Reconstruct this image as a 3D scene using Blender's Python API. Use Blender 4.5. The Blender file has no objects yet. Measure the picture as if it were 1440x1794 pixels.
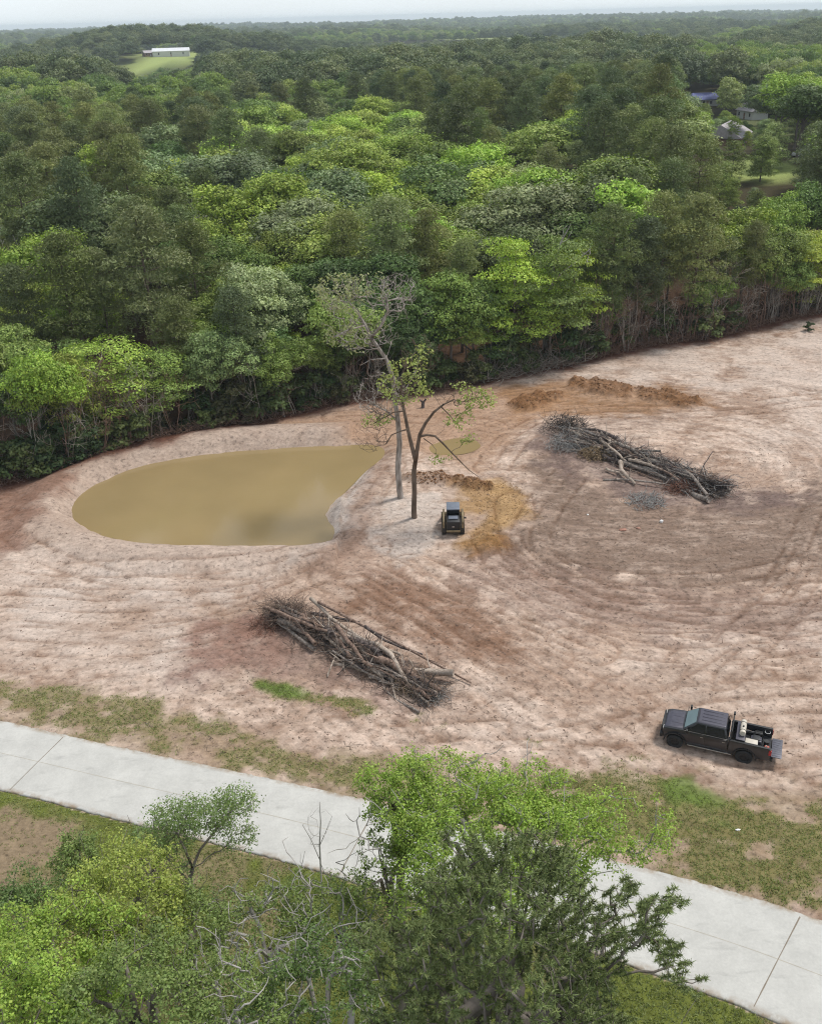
import bpy, bmesh, math, random
import numpy as np
from mathutils import Matrix, Vector
SC = bpy.context.scene
HAZE = 0.00012
COL = SC.collection
# ------------------------------------------------------------------ camera
F = 1666.0; H = 39.0; ROLL = math.radians(1.55); PITCH = math.atan(867 / 1666)
SP, CP = math.sin(PITCH), math.cos(PITCH)
cam = bpy.data.cameras.new('camera'); cam_o = bpy.data.objects.new('camera', cam); COL.objects.link(cam_o)
cam.sensor_fit = 'VERTICAL'; cam.sensor_height = 24; cam.lens = 24 * F / 1794
cam.clip_start = 0.5; cam.clip_end = 60000
cam_o.matrix_world = Matrix.Translation((0, 0, H)) @ Matrix.Rotation(math.pi / 2 - PITCH, 4, 'X') @ Matrix.Rotation(-ROLL, 4, 'Z')
SC.camera = cam_o
# ------------------------------------------------------------------ sky, sun, exposure
SUN_EL, SUN_AZ = math.radians(62), math.radians(62)      # azimuth from +Y towards +X
w = bpy.data.worlds.new('World'); SC.world = w; w.use_nodes = True
nt = w.node_tree; nt.nodes.clear()
o_ = nt.nodes.new('ShaderNodeOutputWorld'); bg = nt.nodes.new('ShaderNodeBackground')
sky = nt.nodes.new('ShaderNodeTexSky'); sky.sky_type = 'NISHITA'; sky.sun_disc = False
sky.sun_elevation = SUN_EL; sky.sun_rotation = SUN_AZ; sky.air_density = 1.0; sky.dust_density = 2.0
# thin bright overcast layer in front of the blue sky
tc = nt.nodes.new('ShaderNodeTexCoord'); mp = nt.nodes.new('ShaderNodeMapping'); mp.inputs['Scale'].default_value = (1, 1, 5)
no = nt.nodes.new('ShaderNodeTexNoise'); no.inputs['Scale'].default_value = 2.2; no.inputs['Detail'].default_value = 5
cr = nt.nodes.new('ShaderNodeMapRange'); cr.inputs[1].default_value = .3; cr.inputs[2].default_value = .75; cr.inputs[3].default_value = .7; cr.inputs[4].default_value = .95
mx = nt.nodes.new('ShaderNodeMix'); mx.data_type = 'RGBA'; mx.inputs[7].default_value = (5.4, 5.75, 6.0, 1)
nt.links.new(tc.outputs['Generated'], mp.inputs[0]); nt.links.new(mp.outputs[0], no.inputs[0])
nt.links.new(no.outputs[0], cr.inputs[0]); nt.links.new(cr.outputs[0], mx.inputs[0])
sx = nt.nodes.new('ShaderNodeSeparateXYZ'); nt.links.new(tc.outputs['Generated'], sx.inputs[0])
gr_ = nt.nodes.new('ShaderNodeValToRGB'); gr_.color_ramp.elements[0].position = .5; gr_.color_ramp.elements[0].color = (5.5, 5.95, 6.25, 1); gr_.color_ramp.elements[1].position = .72; gr_.color_ramp.elements[1].color = (3.5, 3.75, 4.0, 1)
mz = nt.nodes.new('ShaderNodeMapRange'); mz.inputs[1].default_value = -1; mz.inputs[2].default_value = 1; nt.links.new(sx.outputs[2], mz.inputs[0]); nt.links.new(mz.outputs[0], gr_.inputs[0]); nt.links.new(gr_.outputs[0], mx.inputs[7])
nt.links.new(sky.outputs[0], mx.inputs[6]); nt.links.new(mx.outputs[2], bg.inputs[0]); nt.links.new(bg.outputs[0], o_.inputs[0])
bg.inputs[1].default_value = 0.1
sun = bpy.data.lights.new('sun', 'SUN'); sun.energy = 1.5; sun.angle = math.radians(10); sun.color = (1, .96, .9)
so = bpy.data.objects.new('sun', sun); COL.objects.link(so)
sd = Vector((math.sin(SUN_AZ) * math.cos(SUN_EL), math.cos(SUN_AZ) * math.cos(SUN_EL), math.sin(SUN_EL)))
so.rotation_euler = (-sd).to_track_quat('-Z', 'Y').to_euler(); so.location = (0, 0, 200)
SC.view_settings.view_transform = 'Standard'; SC.view_settings.look = 'None'; SC.view_settings.gamma = 1
SC.view_settings.exposure = 0.95
cy = SC.cycles
cy.max_bounces = 4; cy.diffuse_bounces = 2; cy.glossy_bounces = 2; cy.transmission_bounces = 2; cy.transparent_max_bounces = 4; cy.volume_bounces = 1
cy.use_denoising = True; cy.denoising_prefilter = 'NONE'; cy.pixel_filter_type = 'BLACKMAN_HARRIS'; cy.filter_width = 1.15; cy.caustics_reflective = False; cy.caustics_refractive = False

# ------------------------------------------------------------------ helpers
cR, sR = math.cos(ROLL), math.sin(ROLL)
def ray(px, py):
    x, y = px - 720, py - 897
    u = (x * cR - y * sR) / F; v = (x * sR + y * cR) / F
    return u, CP - v * SP, -(SP + v * CP)
def G(px, py, z=0.0):
    a, b, c = ray(px, py); t = (z - H) / c
    return Vector((a * t, b * t, z))
def atY(px, py, Y):
    a, b, c = ray(px, py); t = Y / b
    return Vector((a * t, Y, H + c * t))
def proj(x, y, z):
    d = y * CP - (z - H) * SP; u = x / d; v = (-(z - H) * CP - y * SP) / d
    xr, yr = u * F, v * F
    return 720 + xr * cR + yr * sR, 897 - xr * sR + yr * cR
def s2l(c):
    c = np.asarray(c, float) / 255
    return np.where(c <= .04045, c / 12.92, ((c + .055) / 1.055) ** 2.4)
K = 0.70
def seen(r, g, b): return s2l((r, g, b)) * K      # albedo of a colour as the open light shows it
rng = np.random.default_rng(7); random.seed(7)
TAB = rng.random((256, 256))
def vn(x, y, s=0):
    x = np.asarray(x, float) + s * 17.3; y = np.asarray(y, float) + s * 31.7
    xi = np.floor(x).astype(int); yi = np.floor(y).astype(int); fx = x - xi; fy = y - yi
    fx = fx * fx * (3 - 2 * fx); fy = fy * fy * (3 - 2 * fy)
    a = TAB[xi & 255, yi & 255]; b = TAB[(xi + 1) & 255, yi & 255]; c = TAB[xi & 255, (yi + 1) & 255]; d = TAB[(xi + 1) & 255, (yi + 1) & 255]
    return a + (b - a) * fx + (c - a) * fy + (a - b - c + d) * fx * fy
def fbm(x, y, s=0, o=4):
    t = 0; a = .5; n = 0
    for i in range(o): t = t + a * vn(x * 2 ** i, y * 2 ** i, s + i * 3); n += a; a *= .5
    return t / n
def ss(a, b, x):
    t = np.clip((x - a) / (b - a), 0, 1); return t * t * (3 - 2 * t)
def sdist(X, Y, P):
    P = np.asarray([(p[0], p[1]) for p in P], float); ins = np.zeros(X.shape, bool); dm = np.full(X.shape, 1e18)
    for i in range(len(P)):
        a, b = P[i], P[(i + 1) % len(P)]; ex, ey = b - a
        t = np.clip(((X - a[0]) * ex + (Y - a[1]) * ey) / (ex * ex + ey * ey + 1e-12), 0, 1)
        dm = np.minimum(dm, (X - a[0] - t * ex) ** 2 + (Y - a[1] - t * ey) ** 2)
        c = ((a[1] > Y) != (b[1] > Y)) & (X < (b[0] - a[0]) * (Y - a[1]) / (b[1] - a[1] + 1e-12) + a[0]); ins ^= c
    d = np.sqrt(dm); return np.where(ins, d, -d)
def ldist(X, Y, P):
    dm = np.full(X.shape, 1e18)
    for a, b in zip(P[:-1], P[1:]):
        ex, ey = b[0] - a[0], b[1] - a[1]
        t = np.clip(((X - a[0]) * ex + (Y - a[1]) * ey) / (ex * ex + ey * ey + 1e-12), 0, 1)
        dm = np.minimum(dm, (X - a[0] - t * ex) ** 2 + (Y - a[1] - t * ey) ** 2)
    return np.sqrt(dm)
def smooth_poly(P, n=3, closed=True):
    P = [Vector((p[0], p[1], 0)) for p in P]
    for _ in range(n):
        Q = []; m = len(P)
        if not closed: Q.append(P[0])
        for i in range(m if closed else m - 1):
            a, b = P[i], P[(i + 1) % m]; Q += [a * .75 + b * .25, a * .25 + b * .75]
        if not closed: Q.append(P[-1])
        P = Q
    return P
def tag(o, label=None, cat=None, group=None, kind=None):
    if label: o['label'] = label
    if cat: o['category'] = cat
    if group: o['group'] = group
    if kind: o['kind'] = kind
    return o
def empty(name, loc=(0, 0, 0), rz=0):
    o = bpy.data.objects.new(name, None); COL.objects.link(o); o.location = loc; o.rotation_euler = (0, 0, rz); o.empty_display_size = .3
    return o
def link(name, me, mat=None, parent=None, loc=None):
    if mat is not None and not me.materials:
        for m_ in (mat if isinstance(mat, (list, tuple)) else [mat]): me.materials.append(m_)
    o = bpy.data.objects.new(name, me); COL.objects.link(o)
    if parent: o.parent = parent
    if loc is not None: o.location = loc
    return o
def np_mesh(name, V, Fq, fsize, attrs=None, smooth=False, cols=None):
    """V (n,3), Fq flat indices, all faces of fsize corners; attrs: {name: per-vertex floats}"""
    me = bpy.data.meshes.new(name); V = np.ascontiguousarray(V, dtype=np.float32); Fq = np.ascontiguousarray(Fq, dtype=np.int32).ravel()
    nf = len(Fq) // fsize
    me.vertices.add(len(V)); me.vertices.foreach_set('co', V.ravel())
    me.loops.add(len(Fq)); me.loops.foreach_set('vertex_index', Fq)
    me.polygons.add(nf); me.polygons.foreach_set('loop_start', np.arange(0, len(Fq), fsize, dtype=np.int32)); me.polygons.foreach_set('loop_total', np.full(nf, fsize, dtype=np.int32))
    if smooth: me.polygons.foreach_set('use_smooth', np.ones(nf, bool))
    for k, v in (attrs or {}).items():
        a = me.attributes.new(k, 'FLOAT', 'POINT'); a.data.foreach_set('value', np.asarray(v, dtype=np.float32).ravel())
    if cols is not None:
        a = me.color_attributes.new('col', 'FLOAT_COLOR', 'POINT'); c4 = np.ones((len(V), 4), np.float32); c4[:, :3] = cols; a.data.foreach_set('color', c4.ravel())
    me.update(calc_edges=True)
    return me
# ---- node materials
def new_mat(name):
    m = bpy.data.materials.new(name); m.use_nodes = True; n = m.node_tree; return m, n, n.nodes['Principled BSDF']
def N(n, t, **kw):
    x = n.nodes.new(t)
    for k, v in kw.items():
        if isinstance(k, str) and k.startswith('i'): x.inputs[int(k[1:])].default_value = v
        else: setattr(x, k, v)
    return x
def mul(n, a, b):
    m = n.nodes.new('ShaderNodeMix'); m.data_type = 'RGBA'; m.blend_type = 'MULTIPLY'; m.inputs[0].default_value = 1
    for s, v in ((6, a), (7, b)):
        if hasattr(v, 'links'): n.links.new(v, m.inputs[s])
        else: m.inputs[s].default_value = v
    return m.outputs[2]
def noise(n, scale, detail=3, lo=.7, hi=1.3, coord='Object', rough=.5, a=.25, b=.75, stretch=None):
    t = n.nodes.new('ShaderNodeTexCoord'); x = n.nodes.new('ShaderNodeTexNoise'); x.inputs['Scale'].default_value = scale; x.inputs['Detail'].default_value = detail; x.inputs['Roughness'].default_value = rough
    src = t.outputs[coord]
    if stretch:
        mp_ = n.nodes.new('ShaderNodeMapping'); mp_.inputs['Scale'].default_value = stretch; n.links.new(src, mp_.inputs[0]); src = mp_.outputs[0]
    n.links.new(src, x.inputs[0])
    r = n.nodes.new('ShaderNodeMapRange'); r.inputs[1].default_value = a; r.inputs[2].default_value = b; r.inputs[3].default_value = lo; r.inputs[4].default_value = hi
    n.links.new(x.outputs[0], r.inputs[0]); return r.outputs[0], x.outputs[0]
def bump(n, p, h, dist=.03, strength=.6):
    b = n.nodes.new('ShaderNodeBump'); b.inputs['Distance'].default_value = dist; b.inputs['Strength'].default_value = strength
    n.links.new(h, b.inputs['Height']); n.links.new(b.outputs[0], p.inputs['Normal'])
def plain(name, c, rough=.6, metal=0, var=.15, scale=4, coat=0, spec=.5):
    m, n, p = new_mat(name); f, raw = noise(n, scale, 4, 1 - var, 1 + var)
    n.links.new(mul(n, (*c, 1), f), p.inputs['Base Color']); p.inputs['Roughness'].default_value = rough; p.inputs['Metallic'].default_value = metal
    p.inputs['Coat Weight'].default_value = coat; p.inputs['Specular IOR Level'].default_value = spec
    return m
def bark_mat(name, c1, c2, scale=3):
    m, n, p = new_mat(name); t = n.nodes.new('ShaderNodeTexCoord'); mp_ = n.nodes.new('ShaderNodeMapping'); mp_.inputs['Scale'].default_value = (1, 1, .3)
    x = n.nodes.new('ShaderNodeTexNoise'); x.inputs['Scale'].default_value = scale; x.inputs['Detail'].default_value = 5
    r = n.nodes.new('ShaderNodeValToRGB'); r.color_ramp.elements[0].color = (*c1, 1); r.color_ramp.elements[1].color = (*c2, 1); r.color_ramp.elements[0].position = .35; r.color_ramp.elements[1].position = .65
    n.links.new(t.outputs['Object'], mp_.inputs[0]); n.links.new(mp_.outputs[0], x.inputs[0]); n.links.new(x.outputs[0], r.inputs[0]); n.links.new(r.outputs[0], p.inputs['Base Color'])
    p.inputs['Roughness'].default_value = .9; p.inputs['Specular IOR Level'].default_value = .2
    bump(n, p, x.outputs[0], .03); return m
def leaf_mat(name, src='OBJECT', base=(.08, .12, .04), trans=.35, var=.35):
    """leaf colour = object colour (or ramp by instance), varied leaf by leaf through the 'rnd' attribute"""
    m = bpy.data.materials.new(name); m.use_nodes = True; n = m.node_tree; n.nodes.clear()
    out = n.nodes.new('ShaderNodeOutputMaterial'); at = n.nodes.new('ShaderNodeAttribute'); at.attribute_name = 'rnd'
    r = n.nodes.new('ShaderNodeMapRange'); r.inputs[3].default_value = 1 - var; r.inputs[4].default_value = 1 + var; n.links.new(at.outputs['Fac'], r.inputs[0])
    oi = n.nodes.new('ShaderNodeObjectInfo')
    if src == 'OBJECT': c = oi.outputs['Color']
    elif src == 'RAMP':
        rp = n.nodes.new('ShaderNodeValToRGB'); rp.color_ramp.interpolation = 'LINEAR'; e = rp.color_ramp.elements
        for i, (pos, cc) in enumerate(base):
            el = e[i] if i < 2 else e.new(pos)
            el.position = pos; el.color = (*cc, 1)
        n.links.new(oi.outputs['Random'], rp.inputs[0]); c = rp.outputs[0]
    else:
        rg = n.nodes.new('ShaderNodeRGB'); rg.outputs[0].default_value = (*base, 1); c = rg.outputs[0]
    c = mul(n, c, r.outputs[0])
    hs = n.nodes.new('ShaderNodeHueSaturation'); rr = n.nodes.new('ShaderNodeMapRange'); rr.inputs[3].default_value = .485; rr.inputs[4].default_value = .515
    m2 = n.nodes.new('ShaderNodeMath'); m2.operation = 'FRACT'; m1 = n.nodes.new('ShaderNodeMath'); m1.operation = 'MULTIPLY'; m1.inputs[1].default_value = 7.3
    n.links.new(at.outputs['Fac'], m1.inputs[0]); n.links.new(m1.outputs[0], m2.inputs[0]); n.links.new(m2.outputs[0], rr.inputs[0]); n.links.new(rr.outputs[0], hs.inputs[0]); n.links.new(c, hs.inputs['Color']); c = hs.outputs[0]
    d = n.nodes.new('ShaderNodeBsdfPrincipled'); d.inputs['Roughness'].default_value = .55; d.inputs['Specular IOR Level'].default_value = .25; n.links.new(c, d.inputs['Base Color'])
    t = n.nodes.new('ShaderNodeBsdfTranslucent'); n.links.new(mul(n, c, (1.3, 1.45, .7, 1)), t.inputs[0])
    mix = n.nodes.new('ShaderNodeMixShader'); mix.inputs[0].default_value = trans
    n.links.new(d.outputs[0], mix.inputs[1]); n.links.new(t.outputs[0], mix.inputs[2]); n.links.new(mix.outputs[0], out.inputs[0])
    return m
M_LEAF = leaf_mat('broad_leaf', trans=.15, var=.45); M_NEEDLE = leaf_mat('pine_needle', trans=.15, var=.3)
M_BARK = bark_mat('bark_grey', (.10, .085, .07), (.24, .21, .18)); M_PBARK = bark_mat('bark_pine', (.09, .065, .05), (.2, .155, .125))
M_BARKD = bark_mat('bark_brown', (.10, .07, .05), (.2, .15, .115)); M_PALE = bark_mat('bark_pale', (.26, .24, .22), (.46, .43, .40))
# ---- boxes / prisms in bmesh
class MB:
    def __init__(s): s.bm = bmesh.new()
    def box(s, x0, x1, y0, y1, z0, z1, bev=0.0, rot=None):
        r = bmesh.ops.create_cube(s.bm, size=1); vs = r['verts']
        bmesh.ops.scale(s.bm, vec=(x1 - x0, y1 - y0, z1 - z0), verts=vs); 
        if bev: 
            es = list({e for v in vs for e in v.link_edges}); rr = bmesh.ops.bevel(s.bm, geom=es, offset=bev, segments=2, affect='EDGES', profile=.6); vs = list({v for f in rr['faces'] for v in f.verts} | {v for v in vs if v.is_valid})
        if rot is not None: bmesh.ops.transform(s.bm, matrix=rot, verts=vs)
        bmesh.ops.translate(s.bm, vec=((x0 + x1) / 2, (y0 + y1) / 2, (z0 + z1) / 2), verts=vs); return vs
    def prism(s, pts, y0, y1, bev=0.0, axis='y', seg=2):
        """pts (a,b) outline extruded along axis"""
        def P(a, b, c): return {'y': (a, c, b), 'z': (a, b, c), 'x': (c, a, b)}[axis]
        vs = [s.bm.verts.new(P(a, b, y0)) for a, b in pts]; f = s.bm.faces.new(vs)
        r = bmesh.ops.extrude_face_region(s.bm, geom=[f]); nv = [g for g in r['geom'] if isinstance(g, bmesh.types.BMVert)]
        d = {'y': (0, y1 - y0, 0), 'z': (0, 0, y1 - y0), 'x': (y1 - y0, 0, 0)}[axis]
        bmesh.ops.translate(s.bm, vec=d, verts=nv); allv = vs + nv
        if bev:
            es = [e for e in {e for v in allv for e in v.link_edges} if e.calc_length() > bev * 1.5]
            bmesh.ops.bevel(s.bm, geom=es, offset=bev, segments=seg, affect='EDGES', profile=.6)
        return allv
    def hull(s, pts, bev=0.0):
        vs = [s.bm.verts.new(p) for p in pts]; bmesh.ops.convex_hull(s.bm, input=vs)
        if bev: bmesh.ops.bevel(s.bm, geom=[e for e in {e for v in vs if v.is_valid for e in v.link_edges}], offset=bev, segments=2, affect='EDGES', profile=.6)
    def cyl(s, c, r, h, axis='y', n=24, r2=None):
        m = {'z': Matrix.Identity(4), 'y': Matrix.Rotation(math.pi / 2, 4, 'X'), 'x': Matrix.Rotation(math.pi / 2, 4, 'Y')}[axis]
        bmesh.ops.create_cone(s.bm, cap_ends=True, segments=n, radius1=r, radius2=r if r2 is None else r2, depth=h, matrix=Matrix.Translation(c) @ m)
    def torus(s, c, R, r, n=28, k=10):
        grid = []
        for i in range(n):
            a = 2 * math.pi * i / n; row = []
            for j in range(k):
                b = 2 * math.pi * j / k; q = R + r[0] * math.copysign(abs(math.cos(b)) ** .6, math.cos(b))
                row.append(s.bm.verts.new((c[0] + q * math.cos(a), c[1] + r[1] * math.copysign(abs(math.sin(b)) ** .6, math.sin(b)), c[2] + q * math.sin(a))))
            grid.append(row)
        for i in range(n):
            for j in range(k): s.bm.faces.new((grid[i][j], grid[(i + 1) % n][j], grid[(i + 1) % n][(j + 1) % k], grid[i][(j + 1) % k]))
    def build(s, name, mat, parent=None, smooth=False):
        bmesh.ops.recalc_face_normals(s.bm, faces=s.bm.faces); me = bpy.data.meshes.new(name); s.bm.to_mesh(me); s.bm.free()
        if smooth:
            me.polygons.foreach_set('use_smooth', np.ones(len(me.polygons), bool)); me.set_sharp_from_angle(angle=math.radians(35))
        return link(name, me, mat, parent)
# ---- tubes
class Tubes:
    def __init__(s): s.V = []; s.F = []; s.n = 0; s.R = []
    def add(s, pts, rad, sides=5, rnd=None):
        pts = [Vector(p) for p in pts]; m = len(pts); prev = None; rv = random.random() if rnd is None else rnd
        for i, p in enumerate(pts):
            d = (pts[min(i + 1, m - 1)] - pts[max(i - 1, 0)]); d = d.normalized() if d.length > 1e-9 else Vector((0, 0, 1))
            u = prev - d * prev.dot(d) if prev is not None else d.orthogonal()
            if u.length < 1e-6: u = d.orthogonal()
            u.normalize(); v = d.cross(u); prev = u
            for k in range(sides):
                a = 2 * math.pi * k / sides; q = p + (u * math.cos(a) + v * math.sin(a)) * rad[i]; s.V.append((q.x, q.y, q.z)); s.R.append(rv)
        for i in range(m - 1):
            for k in range(sides):
                a = s.n + i * sides + k; b = s.n + i * sides + (k + 1) % sides; s.F.append((a, b, b + sides, a + sides))
        c0 = len(s.V)
        s.n = c0
        if sides >= 4:   # end caps, as a fan of quads folded on the centre
            for e, i in ((0, 0), (1, m - 1)):
                base = c0 - (m - i) * sides
                if sides % 2 == 0:
                    for k in range(1, sides - 2, 2): s.F.append((base, base + k, base + k + 1, base + k + 2))
    def mesh(s, name, smooth=True): return np_mesh(name, np.array(s.V), np.array(s.F), 4, {'rnd': s.R}, smooth)
def unit(v): return v / (np.linalg.norm(v, axis=-1, keepdims=True) + 1e-9)
def leaf_mesh(name, C, Nn, size, rnd=None, aspect=.6, tri=False, R=rng, fold=.0):
    """one face per leaf (a kite), centred at C, facing about Nn"""
    n = len(C); size = np.broadcast_to(size, (n,)).reshape(n, 1) * (0.7 + .6 * R.random((n, 1)))
    Nn = unit(Nn); t = unit(np.cross(Nn, R.normal(size=(n, 3)))); b = np.cross(Nn, t)
    a = size * .5; w_ = a * aspect * (.7 + .6 * R.random((n, 1)))
    if tri:
        V = np.stack([C - t * a, C + t * a + b * w_ * .5, C + t * a * .8 - b * w_ * .5], 1).reshape(-1, 3); k = 3
    else:
        V = np.stack([C - t * a, C + b * w_ - t * a * .15, C + t * a, C - b * w_ + t * a * .15], 1).reshape(-1, 3); k = 4
    rnd = R.random(n) if rnd is None else rnd
    return np_mesh(name, V, np.arange(n * k), k, {'rnd': np.repeat(rnd, k)})
# ------------------------------------------------------------------ terrain
EDGE_PX = [(-700, 1010), (-300, 930), (0, 850), (100, 828), (200, 800), (330, 768), (450, 745), (540, 722), (620, 704), (740, 690), (840, 672), (960, 650), (1050, 628), (1130, 612), (1240, 600), (1330, 580), (1440, 560), (1600, 530)]
EDGE = [G(*p) for p in EDGE_PX]
EX = np.array([p.x for p in EDGE]); EY = np.array([p.y for p in EDGE])
EX = np.concatenate([[EX[0] - 60], EX, [EX[-1] + 200]]); EY = np.concatenate([[EY[0] - 10], EY, [EY[-1] + 60]])
def edge_y(x): return np.interp(x, EX, EY)
def pp(*p): return [G(*q) for q in p]
POND = smooth_poly(pp((137, 893), (142, 872), (165, 850), (205, 830), (262, 810), (330, 798), (400, 790), (480, 784), (560, 780), (620, 778), (650, 777), (664, 784), (655, 798), (632, 813), (604, 842), (574, 870), (560, 886), (557, 900), (575, 925), (570, 938), (540, 943), (470, 945), (400, 945), (310, 944), (235, 938), (185, 925), (150, 908)), 2)
POOL = smooth_poly(pp((762, 777), (780, 770), (805, 765), (826, 768), (831, 775), (815, 783), (790, 786), (768, 785)), 2)
ROAD_T = [G(*p) for p in ((-260, 1205), (0, 1262), (115, 1288), (300, 1328), (480, 1365), (660, 1405), (900, 1462), (1120, 1518), (1300, 1566), (1440, 1612), (1640, 1682))]
ROAD_B = [G(*p) for p in ((-260, 1325), (20, 1387), (215, 1438), (330, 1466), (500, 1508), (620, 1546), (800, 1597), (1000, 1655), (1240, 1740), (1385, 1800), (1600, 1895))]
ROADP = ROAD_T + ROAD_B[::-1]
HILL = (88., 228.)
def zfar(x, y):
    x = np.asarray(x, float); y = np.asarray(y, float)
    d = np.hypot((x - HILL[0]) / 60, (y - HILL[1]) / 75); h = 8.5 * np.exp(-d ** 2 * 1.1)
    f = ss(400, 900, y)
    r = np.hypot(x, y)
    h = h + f * (fbm(x / 620, y / 420, 5, 3) - .5) * 34 - 13 * ss(520, 760, y)
    # long low ridge on the right about a kilometre out, and the valley on the left
    h = h + 13 * np.exp(-((y - 1250 - .25 * (x - 600)) / 260) ** 2) * ss(150, 520, x)
    h = h + 8 * np.exp(-((y - 980) / 220) ** 2 - ((x - 130) / 260) ** 2)
    h = h - 7 * np.exp(-((y - 700) / 160) ** 2 - ((x + 200) / 170) ** 2)
    g_ = np.exp(-(((y - 1230) / 240) ** 2 + ((x + 265) / 190) ** 2) ** 2); h = h * (1 - g_) + 10 * g_
    h = h + ss(2500, 7000, r) * (fbm(x / 1500, y / 1500, 9, 3) * 34 - 14)
    return h
def axis(segs):
    out = [segs[0][0]]
    for a, b, st in segs:
        n = max(1, int(round((b - a) / st))); out += list(np.linspace(a, b, n + 1)[1:])
    return np.array(out)
def grow_axis(start, step, end, f=1.12):
    o = []; p = start
    while abs(p) < abs(end): step *= f; p += math.copysign(step, end); o.append(p)
    return o
ya = list(axis([(14, 26, .8), (26, 34, .2), (34, 140, .2)])); xa = list(axis([(-50, 72, .2)]))
XA = np.array(sorted(grow_axis(-50, .3, -9000)) + xa + grow_axis(72, .3, 9000)); YA = np.array(sorted([-60., -20., 0.]) + ya + grow_axis(140, .3, 12000, 1.07))
X, Y = np.meshgrid(XA, YA); NX, NY = len(XA), len(YA)
Z = zfar(X, Y)
core = (Y < 150) & (np.abs(X) < 90)
cx, cyy = X[core], Y[core]
def full(v, d=0.):
    o = np.full(X.shape, d, float); o[core] = v; return o
wn = (fbm(cx / 2.2, cyy / 2.2, 21, 4) - .5)      # edge wobble
wn2 = (fbm(cx / .9, cyy / .9, 22, 3) - .5)
wob = wn * 2.2 + wn2 * 1.2
edge_d = (edge_y(cx) - cyy) * .93                     # >0 in the clearing
pond_d = np.maximum(sdist(cx, cyy, POND), np.minimum(sdist(cx, cyy, POOL) - .1, 1.2)) + (fbm(cx / 1.6, cyy / 1.6, 19, 4) - .5) * .55; road_d = sdist(cx, cyy, ROADP)
def region(px, soft=1.2, warp=1.0): return ss(-soft, soft, sdist(cx, cyy, [G(*p) for p in px]) + wob * warp * 1.6)
def line(px, width, soft=.5, warp=.5): return 1 - ss(width - soft, width + soft, ldist(cx, cyy, [G(*p) for p in px]) + wob * warp)
# streaks left by tracked machines: arcs round the pond, arcs round the far pile, straight passes in the middle
PC = G(400, 870); QC = G(1120, 800); dv = (G(900, 1150) - G(640, 1010)).normalized()
def polar(c, f1, f2, s, e=1.0):
    r = np.hypot(cx - c.x, (cyy - c.y) * e); th = np.arctan2((cyy - c.y) * e, cx - c.x); return fbm(r * f1 + (wn) * 1.2, th * f2, s, 4)
n_p = polar(PC, .9, 2.2, 31, 1.5); n_q = polar(QC, .8, 2.5, 33, 1.35)
u_ = cx * dv.x + cyy * dv.y; v_ = -cx * dv.y + cyy * dv.x
n_d = fbm(v_ * .9 + wn, u_ * .1, 35, 4); n_h = .5 + (fbm(cyy * .42 + wn * 4 + cx * .06, cx * .17 - cyy * .04, 37, 4) - .5) * .6
def gw(c, s): return np.exp(-((cx - c.x) ** 2 + (cyy - c.y) ** 2) / s ** 2)
wp = gw(PC, 26) + 1e-4; wq = gw(QC, 24) * 1.1; wd = gw(G(760, 1080), 13) * 1.3; wh = gw(G(1350, 700), 28) * .7 + .12
n_p = .5 + (n_p - .5) * .2
ST = (n_p * wp + n_q * wq + n_d * wd + n_h * wh) / (wp + wq + wd + wh); ST = (ST - .5) * 1.6 + .5
fine = fbm(cx / .55, cyy / .55, 41, 4); med = fbm(cx / 3.5, cyy / 3.5, 43, 4); big = fbm(cx / 14, cyy / 14, 45, 3)
def A(*c): return seen(*c)
def lay(col, c, m): return col + (c - col) * np.clip(m, 0, 1)[:, None]
rough_ = fbm(cx / 1.3 + ST * 3, cyy / .8, 47, 4); gr_ = fbm(cx / .45, cyy / .33, 48, 3)
t = np.clip(.64 + (ST - .5) * .6 + (med - .5) * .85 + (big - .5) * .6 + (rough_ - .5) * 1.35 + (gr_ - .5) * .9, 0, 1)
col = A(161, 132, 112) + (A(228, 205, 187) - A(158, 131, 112)) * t[:, None]
# pinkish and ochre drift
col = lay(col, A(186, 158, 138), ss(.5, .75, fbm(cx / 6, cyy / 6, 51, 3)) * .6)
# pale sand
for P_, k in (([(0, 1040), (180, 1010), (420, 1030), (470, 1100), (340, 1190), (0, 1180)], .8), ([(960, 655), (1130, 618), (1440, 568), (1600, 560), (1600, 700), (1300, 690), (1100, 690)], .6),
              ([(1300, 700), (1500, 690), (1500, 860), (1380, 840), (1300, 780)], .5), ([(1150, 1120), (1500, 1050), (1500, 1300), (1200, 1230), (1080, 1200)], .4), ([(700, 1130), (860, 1190), (1000, 1290), (900, 1330), (760, 1230)], .5), ([(-100, 960), (200, 965), (520, 960), (560, 1000), (380, 1050), (-100, 1060)], .45)):
    col = lay(col, A(224, 207, 194), region(P_, 2.2, 1.8) * k * ss(.3, .65, med * .5 + ST * .5))
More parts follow.
